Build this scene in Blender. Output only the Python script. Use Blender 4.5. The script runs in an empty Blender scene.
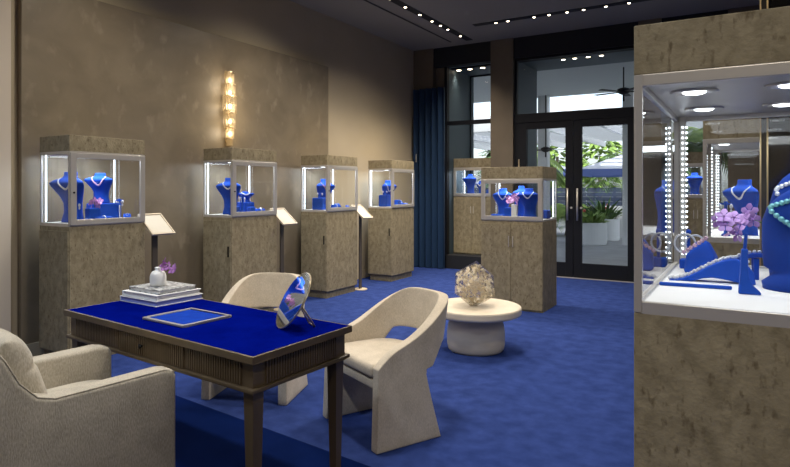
import bpy, math, random
from mathutils import Vector, Matrix
random.seed(7)
PI = math.pi
R = math.radians
S = bpy.context.scene
COL = S.collection

# ------------------------------------------------------------------ materials
def nt(name):
    m = bpy.data.materials.new(name); m.use_nodes = True
    n = m.node_tree; b = n.nodes['Principled BSDF']
    return m, n, b
def plain(name, col, rough=.5, metal=0, emit=None, es=0, sheen=0):
    m, n, b = nt(name)
    b.inputs['Base Color'].default_value = (*col, 1)
    b.inputs['Roughness'].default_value = rough
    b.inputs['Metallic'].default_value = metal
    if sheen: b.inputs['Sheen Weight'].default_value = sheen
    if emit:
        b.inputs['Emission Color'].default_value = (*emit, 1)
        b.inputs['Emission Strength'].default_value = es
    return m
def mottled(name, c1, c2, scale=4, stretch=(1, 1, 1), rough=.6, metal=0, detail=6, bump=0, bscale=None,
            spots=None, spot_scale=20, spot_stretch=(1, 1, 1), spot_lo=.62, spot_hi=.72, sheen=0, lo=.3, hi=.7, distort=0):
    m, n, b = nt(name)
    L = n.links.new
    tc = n.nodes.new('ShaderNodeTexCoord')
    mp = n.nodes.new('ShaderNodeMapping'); mp.inputs['Scale'].default_value = stretch
    L(tc.outputs['Object'], mp.inputs['Vector'])
    no = n.nodes.new('ShaderNodeTexNoise'); no.inputs['Scale'].default_value = scale
    no.inputs['Detail'].default_value = detail; no.inputs['Distortion'].default_value = distort
    L(mp.outputs[0], no.inputs['Vector'])
    cr = n.nodes.new('ShaderNodeValToRGB')
    cr.color_ramp.elements[0].position = lo; cr.color_ramp.elements[0].color = (*c1, 1)
    cr.color_ramp.elements[1].position = hi; cr.color_ramp.elements[1].color = (*c2, 1)
    L(no.outputs['Fac'], cr.inputs['Fac'])
    out = cr.outputs['Color']
    if spots:
        mp2 = n.nodes.new('ShaderNodeMapping'); mp2.inputs['Scale'].default_value = spot_stretch
        L(tc.outputs['Object'], mp2.inputs['Vector'])
        n2 = n.nodes.new('ShaderNodeTexNoise'); n2.inputs['Scale'].default_value = spot_scale
        n2.inputs['Detail'].default_value = 4
        L(mp2.outputs[0], n2.inputs['Vector'])
        r2 = n.nodes.new('ShaderNodeMapRange'); r2.inputs['From Min'].default_value = spot_lo; r2.inputs['From Max'].default_value = spot_hi
        L(n2.outputs['Fac'], r2.inputs['Value'])
        mx = n.nodes.new('ShaderNodeMix'); mx.data_type = 'RGBA'
        L(r2.outputs[0], mx.inputs['Factor']); L(out, mx.inputs['A']); mx.inputs['B'].default_value = (*spots, 1)
        out = mx.outputs['Result']
    L(out, b.inputs['Base Color'])
    b.inputs['Roughness'].default_value = rough; b.inputs['Metallic'].default_value = metal
    if sheen:
        b.inputs['Sheen Weight'].default_value = sheen
    if bump:
        nb = n.nodes.new('ShaderNodeTexNoise'); nb.inputs['Scale'].default_value = bscale or scale * 4
        nb.inputs['Detail'].default_value = 3
        L(tc.outputs['Object'], nb.inputs['Vector'])
        bp = n.nodes.new('ShaderNodeBump'); bp.inputs['Strength'].default_value = bump; bp.inputs['Distance'].default_value = .01
        L(nb.outputs['Fac'], bp.inputs['Height']); L(bp.outputs[0], b.inputs['Normal'])
    return m
def woven(name, c1, c2, scale=260, rough=.9):
    """linen: two crossing thread waves"""
    m, n, b = nt(name); L = n.links.new
    tc = n.nodes.new('ShaderNodeTexCoord')
    a = n.nodes.new('ShaderNodeTexNoise'); a.inputs['Scale'].default_value = scale; a.inputs['Detail'].default_value = 2
    mp = n.nodes.new('ShaderNodeMapping'); mp.inputs['Scale'].default_value = (1, 1, .35)
    L(tc.outputs['Object'], mp.inputs['Vector']); L(mp.outputs[0], a.inputs['Vector'])
    g = n.nodes.new('ShaderNodeTexNoise'); g.inputs['Scale'].default_value = 9; g.inputs['Detail'].default_value = 5
    L(tc.outputs['Object'], g.inputs['Vector'])
    ad = n.nodes.new('ShaderNodeMath'); ad.operation = 'MULTIPLY_ADD'
    L(a.outputs['Fac'], ad.inputs[0]); ad.inputs[1].default_value = .6; 
    ml = n.nodes.new('ShaderNodeMath'); ml.operation = 'MULTIPLY'; ml.inputs[1].default_value = .4
    L(g.outputs['Fac'], ml.inputs[0]); L(ml.outputs[0], ad.inputs[2])
    cr = n.nodes.new('ShaderNodeValToRGB')
    cr.color_ramp.elements[0].position = .32; cr.color_ramp.elements[0].color = (*c1, 1)
    cr.color_ramp.elements[1].position = .66; cr.color_ramp.elements[1].color = (*c2, 1)
    L(ad.outputs[0], cr.inputs['Fac']); L(cr.outputs['Color'], b.inputs['Base Color'])
    b.inputs['Roughness'].default_value = rough; b.inputs['Sheen Weight'].default_value = .25
    bp = n.nodes.new('ShaderNodeBump'); bp.inputs['Strength'].default_value = .25; bp.inputs['Distance'].default_value = .003
    L(a.outputs['Fac'], bp.inputs['Height']); L(bp.outputs[0], b.inputs['Normal'])
    return m
def pane(name, tint=(1, 1, 1), ior=1.5, gloss=1.0):
    m = bpy.data.materials.new(name); m.use_nodes = True
    n = m.node_tree; n.nodes.clear(); L = n.links.new
    o = n.nodes.new('ShaderNodeOutputMaterial'); mx = n.nodes.new('ShaderNodeMixShader')
    t = n.nodes.new('ShaderNodeBsdfTransparent'); t.inputs[0].default_value = (*tint, 1)
    g = n.nodes.new('ShaderNodeBsdfGlossy'); g.inputs['Roughness'].default_value = .0
    g.inputs['Color'].default_value = (gloss, gloss, gloss, 1)
    f = n.nodes.new('ShaderNodeFresnel'); f.inputs[0].default_value = ior
    gm = n.nodes.new('ShaderNodeNewGeometry'); k = n.nodes.new('ShaderNodeMath'); k.operation = 'SUBTRACT'; k.inputs[0].default_value = 1
    L(gm.outputs['Backfacing'], k.inputs[1]); q = n.nodes.new('ShaderNodeMath'); q.operation = 'MULTIPLY'
    L(f.outputs[0], q.inputs[0]); L(k.outputs[0], q.inputs[1])
    L(q.outputs[0], mx.inputs[0]); L(t.outputs[0], mx.inputs[1]); L(g.outputs[0], mx.inputs[2]); L(mx.outputs[0], o.inputs[0])
    return m
def emis(name, col, s):
    m = bpy.data.materials.new(name); m.use_nodes = True
    n = m.node_tree; n.nodes.clear()
    o = n.nodes.new('ShaderNodeOutputMaterial'); e = n.nodes.new('ShaderNodeEmission')
    e.inputs[0].default_value = (*col, 1); e.inputs[1].default_value = s
    n.links.new(e.outputs[0], o.inputs[0]); return m

M = {}
M['stone'] = mottled('stone_veneer', (.20, .166, .102), (.345, .292, .188), 20, (1, 1, .7), .6, spots=(.13, .098, .055), detail=12,
                     spot_scale=46, spot_stretch=(1.2, 1.2, .6), spot_lo=.58, spot_hi=.74, bump=.3, bscale=55, lo=.28, hi=.72, distort=.4)
M['plaster'] = mottled('wall_panel_plaster', (.175, .140, .094), (.245, .200, .135), 2.2, (1, 1, 1.2), .42, bump=.15, bscale=14, detail=8, distort=.6, spots=(.285, .235, .165), spot_scale=7, spot_stretch=(1, 1, .7), spot_lo=.58, spot_hi=.74)
M['wall'] = mottled('beige_wall_paint', (.40, .337, .235), (.43, .362, .255), 1.5, rough=.85)
M['ceil'] = mottled('grey_ceiling_paint', (.235, .225, .21), (.25, .24, .225), 1.2, rough=.9)
M['carpet'] = mottled('blue_carpet', (.021, .041, .165), (.034, .062, .235), 9, rough=1, detail=9, bump=.5, bscale=420, lo=.32, hi=.68)
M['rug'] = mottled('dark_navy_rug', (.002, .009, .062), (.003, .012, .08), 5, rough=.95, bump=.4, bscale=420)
M['velvet'] = mottled('royal_blue_velvet', (.0004, .003, .115), (.0008, .005, .165), 7, rough=.95, detail=5, bump=.2, bscale=60)
M['felt'] = mottled('display_blue_velvet', (.010, .062, .40), (.018, .085, .50), 9, rough=.9, sheen=.08)
M['navy'] = mottled('deep_blue_suede', (.006, .036, .24), (.010, .05, .32), 6, rough=.9, sheen=.08)
M['wood'] = mottled('dark_walnut', (.070, .048, .026), (.125, .088, .048), 6, (1, 1, .18), .42, detail=8)
M['knob'] = plain('blackened_metal', (.01, .01, .012), .35, .8)
M['linen'] = woven('cream_linen', (.44, .38, .29), (.66, .58, .47))
M['linen2'] = woven('oat_linen', (.32, .285, .22), (.55, .49, .39), 200)
M['steel'] = plain('brushed_steel', (.60, .57, .53), .38, .55)
M['steeldk'] = plain('satin_grey_metal', (.55, .52, .47), .35, .4)
M['dark'] = plain('black_frame_metal', (.007, .008, .012), .55)
M['dark'].node_tree.nodes['Principled BSDF'].inputs['Specular IOR Level'].default_value = .2
M['header'] = plain('dark_header_paint', (.006, .007, .011), .8)
M['reveal'] = plain('slate_reveal_paint', (.045, .075, .10), .6)
M['pilaster'] = mottled('bronze_pilaster', (.10, .08, .057), (.13, .104, .075), 3, rough=.6)
M['shutter'] = plain('dark_blue_shutter_lacquer', (.016, .038, .085), .4)
M['glass'] = pane('showcase_glass', (.985, .99, .99), 1.42)
M['winglass'] = pane('window_glass', (.90, .93, .95), 1.4)
M['white'] = mottled('white_display_lining', (.80, .80, .80), (.84, .84, .84), 6, rough=.6)
M['ceramic'] = plain('white_ceramic', (.82, .82, .80), .25)
M['paper'] = mottled('white_book_paper', (.70, .70, .69), (.80, .80, .79), 60, (1, 1, 14), rough=.7)
M['bluebook'] = plain('periwinkle_page_edge', (.24, .29, .68), .6)
M['coverw'] = plain('white_book_cover', (.78, .78, .78), .4)
M['coverg'] = mottled('grey_patterned_cover', (.16, .17, .18), (.62, .63, .64), 42, rough=.35, detail=2, lo=.44, hi=.56)
M['traym'] = plain('champagne_tray_rim', (.40, .37, .36), .4, .4)
M['trayb'] = mottled('bright_blue_tray_lining', (.001, .030, .30), (.002, .045, .40), 16, rough=.8)
M['mirror'] = plain('silvered_mirror', (.86, .90, .94), .02, 1)
M['darkmirror'] = plain('smoked_mirror', (.10, .095, .09), .04, .85)
M['brass'] = plain('brushed_brass', (.80, .60, .32), .28, 1)
M['brasspale'] = plain('pale_gold_metal', (.72, .62, .44), .3, .9)
M['plinth'] = mottled('cream_table_stone', (.62, .54, .42), (.72, .64, .51), 5, (1, 1, 3), .5, detail=6)
M['orchid'] = mottled('purple_orchid_petal', (.30, .07, .38), (.62, .30, .66), 30, rough=.6)
M['lilac'] = mottled('lilac_orchid_petal', (.36, .17, .52), (.62, .40, .74), 30, rough=.6)
M['pink'] = mottled('pink_orchid_petal', (.55, .20, .50), (.82, .50, .76), 30, rough=.6)
M['stem'] = plain('green_stem', (.10, .16, .05), .6)
M['gem'] = plain('white_gemstones', (.86, .88, .92), .08, .35)
M['pearl'] = plain('pink_gemstones', (.72, .48, .60), .12, .2)
M['aqua'] = plain('aqua_gemstones', (.25, .62, .66), .1, .2)
M['tray_paper'] = plain('cream_sign_face', (.60, .56, .48), .6)
M['signframe'] = plain('beige_sign_frame', (.55, .46, .34), .5)
M['bronze'] = plain('dark_bronze', (.085, .07, .055), .5, .2)
M['lamp'] = emis('warm_lamp_glow', (1, .83, .60), 9)
M['cool'] = emis('cool_led_glow', (.80, .90, 1), 7)
M['coolstrip'] = emis('cool_led_strip', (.82, .91, 1), 2.6)
M['puck'] = emis('puck_led_glow', (.90, .96, 1), 7)
M['crystal'] = pane('sconce_crystal', (.97, .93, .86), 1.6)
n = M['crystal'].node_tree; tl = n.nodes.new('ShaderNodeBsdfTranslucent'); tl.inputs[0].default_value = (.95, .88, .72, 1)
m2 = n.nodes.new('ShaderNodeMixShader'); m2.inputs[0].default_value = .38
om = n.nodes['Material Output'] if 'Material Output' in n.nodes else [q for q in n.nodes if q.type == 'OUTPUT_MATERIAL'][0]
src = om.inputs[0].links[0].from_socket
n.links.new(src, m2.inputs[1]); n.links.new(tl.outputs[0], m2.inputs[2]); n.links.new(m2.outputs[0], om.inputs[0])
M['leaf'] = mottled('palm_leaf', (.035, .085, .018), (.13, .24, .05), 5, rough=.6, detail=4)
M['leafb'] = mottled('bright_leaf', (.10, .20, .03), (.30, .42, .09), 6, rough=.6, detail=4)
M['leafd'] = mottled('shrub_leaf', (.02, .055, .02), (.09, .16, .05), 4, rough=.6, detail=4)
M['bark'] = mottled('palm_trunk', (.16, .12, .08), (.26, .21, .15), 12, (1, 1, 3), .85)
M['paving'] = mottled('terrace_paving', (.40, .40, .41), (.50, .50, .51), 2.5, rough=.8)
M['pot'] = plain('white_planter_glaze', (.72, .74, .76), .5)
M['canvas'] = plain('white_umbrella_canvas', (.78, .80, .88), .8)
M['bluetrim'] = plain('blue_umbrella_valance', (.18, .25, .62), .8)
M['exwhite'] = plain('white_exterior_paint', (.74, .75, .76), .7)
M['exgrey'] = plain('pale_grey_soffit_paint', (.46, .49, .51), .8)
M['pergola'] = plain('shaded_grey_pergola', (.30, .32, .34), .8)  # grey darkened to put the roof's underside shade into the slat colour
M['exnavy'] = plain('slate_fence_paint', (.04, .055, .09), .7)
M['redflower'] = plain('coral_flower', (.75, .12, .10), .6)
M['trimpaint'] = plain('pale_beige_trim_paint', (.62, .53, .42), .8)
M['walls'] = plain('back_room_paint', (.40, .34, .26), .9)
M['cube'] = pane('cube_crystal', (.99, .97, .93), 1.9)
n = M['cube'].node_tree; gl = n.nodes.new('ShaderNodeBsdfGlass'); gl.inputs['IOR'].default_value = 1.35; gl.inputs['Color'].default_value = (1, .98, .95, 1)
m2 = n.nodes.new('ShaderNodeMixShader'); m2.inputs[0].default_value = .30
om = [q for q in n.nodes if q.type == 'OUTPUT_MATERIAL'][0]; src = om.inputs[0].links[0].from_socket
n.links.new(src, m2.inputs[1]); n.links.new(gl.outputs[0], m2.inputs[2]); n.links.new(m2.outputs[0], om.inputs[0])
M['flake'] = mottled('gold_leaf_and_glints', (.86, .74, .52), (.98, .96, .90), 40, rough=.35)  # near-white end puts the brightness of the crystal facets into the flakes

for k_ in ('velvet', 'carpet', 'rug', 'felt', 'navy', 'trayb', 'linen', 'linen2', 'stone'):
    M[k_].node_tree.nodes['Principled BSDF'].inputs['Specular IOR Level'].default_value = {'stone': .25, 'velvet': 0, 'rug': .02}.get(k_, .06)
# ------------------------------------------------------------------ mesh builder
class MB:
    def __init__(s): s.v = []; s.f = []
    def add(s, vs, fs):
        o = len(s.v); s.v += [tuple(p) for p in vs]; s.f += [tuple(i + o for i in q) for q in fs]; return s
    def box(s, x0, x1, y0, y1, z0, z1):
        return s.add([(x0,y0,z0),(x1,y0,z0),(x1,y1,z0),(x0,y1,z0),(x0,y0,z1),(x1,y0,z1),(x1,y1,z1),(x0,y1,z1)],
                     [(0,3,2,1),(4,5,6,7),(0,1,5,4),(1,2,6,5),(2,3,7,6),(3,0,4,7)])
    def cbox(s, c, sz): return s.box(c[0]-sz[0]/2, c[0]+sz[0]/2, c[1]-sz[1]/2, c[1]+sz[1]/2, c[2]-sz[2]/2, c[2]+sz[2]/2)
    def loft(s, rings, closed=True, cap=True):
        n = len(rings[0]); vs = [p for r in rings for p in r]; fs = []
        for i in range(len(rings)-1):
            for j in range(n if closed else n-1):
                k = (j+1) % n
                fs.append((i*n+j, i*n+k, (i+1)*n+k, (i+1)*n+j))
        if cap and closed:
            fs.append(tuple(range(n-1, -1, -1))); fs.append(tuple((len(rings)-1)*n+j for j in range(n)))
        return s.add(vs, fs)
    def lathe(s, prof, n=32, c=(0, 0), sx=1, sy=1):
        return s.loft([[(c[0]+r*sx*math.cos(2*PI*j/n), c[1]+r*sy*math.sin(2*PI*j/n), z) for j in range(n)] for r, z in prof])
    def cyl(s, c, r, z0, z1, n=20): return s.lathe([(r, z0), (r, z1)], n, c)
    def tube(s, pts, r, n=8, cap=True):
        pts = [Vector(p) for p in pts]; rings = []
        rr = r if isinstance(r, (list, tuple)) else [r]*len(pts)
        for i, p in enumerate(pts):
            d = (pts[min(i+1, len(pts)-1)] - pts[max(i-1, 0)]).normalized()
            a = Vector((0, 0, 1)) if abs(d.z) < .9 else Vector((1, 0, 0))
            u = d.cross(a).normalized(); w = u.cross(d)
            rings.append([p + (u*math.cos(2*PI*j/n) + w*math.sin(2*PI*j/n))*rr[i] for j in range(n)])
        return s.loft(rings, True, cap)
    def prism(s, poly, z0, z1):
        return s.loft([[(x, y, z0) for x, y in poly], [(x, y, z1) for x, y in poly]])
    def ball(s, c, r, n=6, m=4, sc=(1, 1, 1)):
        rings = [[(c[0]+sc[0]*r*math.sin(PI*i/m)*math.cos(2*PI*j/n), c[1]+sc[1]*r*math.sin(PI*i/m)*math.sin(2*PI*j/n), c[2]-sc[2]*r*math.cos(PI*i/m)) for j in range(n)] for i in range(1, m)]
        o = len(s.v); s.loft(rings, True, False)
        k = len(s.v); s.v += [(c[0], c[1], c[2]-sc[2]*r), (c[0], c[1], c[2]+sc[2]*r)]
        for j in range(n):
            s.f.append((o+(j+1) % n, o+j, k)); e = o+(m-2)*n; s.f.append((e+j, e+(j+1) % n, k+1))
        return s
    def torus(s, c, R_, r, u=(1, 0, 0), w=(0, 0, 1), n=24, m=6):
        u = Vector(u).normalized(); w = Vector(w).normalized(); k = u.cross(w); c = Vector(c); rings = []
        for i in range(n):
            a = 2*PI*i/n; d = u*math.cos(a) + w*math.sin(a)
            rings.append([c + d*(R_ + r*math.cos(2*PI*j/m)) + k*r*math.sin(2*PI*j/m) for j in range(m)])
        rings.append(rings[0]); return s.loft(rings, True, False)
    def xf(s, mat):
        s.v = [tuple(mat @ Vector(p)) for p in s.v]; return s
    def build(s, name, mat, parent=None, loc=None, rotz=0, smooth=False, bevel=0, sub=0, solid=0, segs=2):
        me = bpy.data.meshes.new(name); me.from_pydata(s.v, [], s.f); me.update()
        import bmesh
        bm = bmesh.new(); bm.from_mesh(me); bmesh.ops.remove_doubles(bm, verts=bm.verts, dist=1e-5)
        bmesh.ops.recalc_face_normals(bm, faces=bm.faces); bm.to_mesh(me); bm.free()
        o = bpy.data.objects.new(name, me); COL.objects.link(o)
        me.materials.append(mat)
        if parent: o.parent = parent
        if loc: o.location = loc
        o.rotation_euler.z = rotz
        if smooth:
            for p in me.polygons: p.use_smooth = True
        if solid:
            d = o.modifiers.new('solid', 'SOLIDIFY'); d.thickness = solid; d.offset = 0
        if bevel:
            d = o.modifiers.new('bevel', 'BEVEL'); d.width = bevel; d.segments = segs; d.limit_method = 'ANGLE'; d.angle_limit = R(40)
        if sub:
            d = o.modifiers.new('sub', 'SUBSURF'); d.levels = sub; d.render_levels = sub
        return o
def tag(o, label=None, cat=None, group=None, kind=None):
    if label: o['label'] = label
    if cat: o['category'] = cat
    if group: o['group'] = group
    if kind: o['kind'] = kind
    return o
def empty(name, loc, label, cat, rotz=0, group=None):
    o = bpy.data.objects.new(name, None); COL.objects.link(o); o.location = loc; o.rotation_euler.z = rotz
    o.empty_display_size = .1
    return tag(o, label, cat, group)
def struct(o): o['kind'] = 'structure'; return o
def B(*a): return MB().box(*a)

H = 1.436
CEIL = 3.95
YF = 9.65

# ------------------------------------------------------------------ room shell
struct(B(-5.45, 3.2, -2.6, YF+1.25, -.12, 0).build('floor', M['carpet']))
struct(B(-5.45, 3.2, -2.6, YF, CEIL, CEIL+.12).build('ceiling', M['ceil']))
struct(B(-5.45, -5.30, -2.6, YF, 0, CEIL).build('wall_left', M['wall']))
struct(B(3.05, 3.2, -2.6, YF, 0, CEIL).build('wall_right', M['walls']))
struct(B(-5.30, 3.05, -2.75, -2.6, 0, CEIL).build('wall_front', M['walls']))
struct(B(-5.30, -5.24, 2.70, 6.94, 0, 3.19).build('trim_1', M['plaster'], bevel=.004))          # plaster feature panel
struct(B(-5.30, -5.285, 6.94, YF, 0, .14).build('baseboard_left', M['wall'], bevel=.004))
struct(B(-5.24, -5.222, 2.70, 6.94, 0, .12).build('baseboard_left.001', M['wall'], bevel=.004))
struct(B(-5.30, -5.2, -2.6, 2.60, 0, CEIL).build('trim_2', M['trimpaint'], bevel=.004))
struct(B(-5.2, -5.185, -2.6, 2.60, 0, .14).build('baseboard_left.002', M['trimpaint'], bevel=.004))
# window wall
YB = YF+1.25
def pil(k, x0, x1):
    struct(B(x0, x1, YF-.06, YF+.10, 0, CEIL).build('trim_%d' % k, M['pilaster'], bevel=.004))
    struct(B(x0, x1, YF+.10, YB, 0, CEIL).build('wall_back', M['reveal']))
pil(3, -5.30, -4.90); pil(4, -3.80, -3.40); pil(5, -1.44, -1.12); pil(6, -.26, .20)
struct(B(-4.90, -4.72, YF+.06, YF+.14, 0, CEIL).build('wall_back', M['pilaster']))
struct(B(-4.90, -4.67, YF+.14, YB, 0, CEIL).build('wall_back', M['reveal']))
struct(B(-4.72, -4.67, YF+.04, YF+.14, 0, 3.61).build('trim_14', M['dark']))
for x0, x1, k in ((-4.67, -3.80, 15), (-1.12, -.26, 16)): struct(B(x0, x1, YF+.04, YF+.12, 2.56, 2.63).build('trim_%d' % k, M['dark']))
struct(B(.20, 3.05, YF, YB, 0, CEIL).build('wall_back', M['reveal']))
for k, (x0, x1) in enumerate(((-4.90, -3.80), (-3.40, -1.44), (-1.12, -.26))):
    struct(B(x0, x1, YF-.03, YF+.12, 3.61, CEIL).build('wall_back', M['header']))
    struct(B(x0, x1, YF+.12, YB, 3.61, CEIL).build('wall_back', M['reveal']))
    struct(B(x0, x1, YF+.20, YF+.28, 3.590, 3.61).build('trim_%d' % (7+k), M['header']))
# window display niches
for k, (x0, x1) in enumerate(((-4.67, -3.80), (-1.12, -.26))):
    struct(B(x0, x1, YF, YB, 0, .24).build('trim_%d' % (11+k), M['header'], bevel=.004))
    w = struct(MB().box(x0, x0+.015, YB-.18, YB-.15, .24, 3.61).box(x1-.015, x1, YB-.18, YB-.15, .24, 3.61)
               .box(x0+.015, x1-.015, YB-.18, YB-.15, 3.585, 3.61).box(x0+.015, x1-.015, YB-.18, YB-.15, .24, .27).build('window_%d' % (k+1), M['dark'], bevel=.002))
    B(x0+.015, x1-.015, YB-.168, YB-.162, .27, 3.585).build('window_pane', M['winglass'], w)
# transom window over the doors
w = struct(MB().box(-3.40, -1.44, YF-.01, YF+.12, 2.52, 2.67).box(-3.40, -3.36, YF+.02, YF+.10, 2.67, 3.61).box(-1.48, -1.44, YF+.02, YF+.10, 2.67, 3.61)
           .box(-3.36, -1.48, YF+.02, YF+.10, 3.57, 3.61).build('window_3', M['dark'], bevel=.004))
B(-3.36, -1.48, YF+.055, YF+.061, 2.67, 3.57).build('window_pane', M['winglass'], w)
def leaf(k, x0, x1, g0, g1, hx):
    d = struct(MB().box(x0, g0, YF, YF+.06, .01, 2.52).box(g1, x1, YF, YF+.06, .01, 2.52)
               .box(g0, g1, YF, YF+.06, .01, .24).box(g0, g1, YF, YF+.06, 2.41, 2.52).build('door_%d' % k, M['dark'], bevel=.003))
    B(g0, g1, YF+.026, YF+.034, .24, 2.41).build('door_pane', M['winglass'], d)
    h = MB().tube([(hx, YF-.05, .92), (hx, YF-.05, 1.43)], .014, 10)
    for z in (1.0, 1.35): h.tube([(hx, YF-.05, z), (hx, YF+.005, z)], .008, 8)
    h.build('door_handle', M['steel'], d, smooth=True)
    MB().tube([(hx+.05, YF-.012, 1.12), (hx+.05, YF+.002, 1.12)], .018, 12).build('lock_cylinder', M['steel'], d)
leaf(1, -3.40, -2.424, -3.19, -2.545, -2.50)
leaf(2, -2.416, -1.44, -2.29, -1.60, -2.345)
struct(B(-3.40, -1.44, YF-.05, YF+.2, 0, .008).build('trim_10', M['steel']))      # threshold

# ceiling slots + downlights
sl = 'black ceiling slot with spotlights '
tag(MB().box(-4.15, -4.03, 5.2, 9.37, CEIL-.006, CEIL-.0002).build('ceiling_slot', M['header']), sl+'running along the left wall', 'lighting slot')
tag(MB().box(-4.435, -4.405, 5.2, 9.33, CEIL-.006, CEIL-.0002).build('ceiling_slit', M['header']), 'thin black slit in the grey ceiling nearest the left wall', 'ceiling slit')
tag(MB().box(-3.66, -.9, 8.49, 8.61, CEIL-.006, CEIL-.0002).build('ceiling_slot', M['header']), sl+'running parallel to the window wall', 'lighting slot')
tag(MB().box(-.86, -.72, 7.7, 7.85, CEIL-.02, CEIL-.0002).build('ceiling_speaker', M['header']), 'small black square fitting in the ceiling above the big right showcase', 'ceiling fitting')
def downlight(x, y, z, label, group, watts, r=.035):
    t = empty('downlight', (x, y, z), label, 'downlight', 0, group)
    MB().lathe([(r*1.25, -.010), (r*1.25, 0), (r, 0), (r, -.010)], 20).build('trim_ring', M['header'], t)
    MB().lathe([(r*.2, -.020), (r*.7, -.016), (r*.96, -.008), (r*.98, -.003)], 20).build('lens', M['lamp'], t)
    if watts:
        l = bpy.data.lights.new('downlight_beam', 'SPOT'); l.energy = watts; l.color = (1, .86, .68)
        l.spot_size = R(95); l.spot_blend = .8; l.shadow_soft_size = .06
        q = bpy.data.objects.new('downlight_beam', l); COL.objects.link(q); q.parent = t; q.location = (0, 0, -.03)
for y in (6.75, 7.17, 7.59, 7.98, 8.26, 8.52, 9.0):
    downlight(-4.09, y, CEIL-.006, 'tiny spotlight in the ceiling slot along the left wall', 'spotlights in the left slot', 75, .024)
for x in (-3.30, -3.11, -2.71, -2.49, -2.23, -2.0, -1.7, -1.4):
    downlight(x, 8.55, CEIL-.006, 'tiny spotlight in the ceiling slot parallel to the window wall', 'spotlights in the window slot', 9, .024)
for x in (-4.60, -4.38, -4.13, -3.90):
    downlight(x, YF+.40, 3.61, 'bright downlight in the soffit above the left display window', 'soffit lights over the left window', 14, .05)
for x in (-2.70, -2.51, -2.29, -2.08):
    downlight(x, YF+.46, 3.61, 'bright downlight in the soffit above the glass doors', 'soffit lights over the doors', 12, .04)

# folded shutter beside the left wall
t = empty('folding_screen', (-4.955, YF-.12, 0), 'dark blue pleated folding shutter stacked in the far left corner', 'folding shutter')
xs = [-.28+.062*i for i in range(11)]
for i in range(10):
    y0, y1 = (-.05, .05) if i % 2 == 0 else (.05, -.05)
    y0 += .0
    MB().prism([(xs[i], y0-.012), (xs[i+1], y1-.012), (xs[i+1], y1+.012), (xs[i], y0+.012)], .01, 3.22).build('shutter_leaf', M['shutter'], t)
MB().tube([(-.215, -.075, 1.9), (-.215, -.075, 2.05)], .008, 8).build('pull_handle', M['steel'], t)

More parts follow.
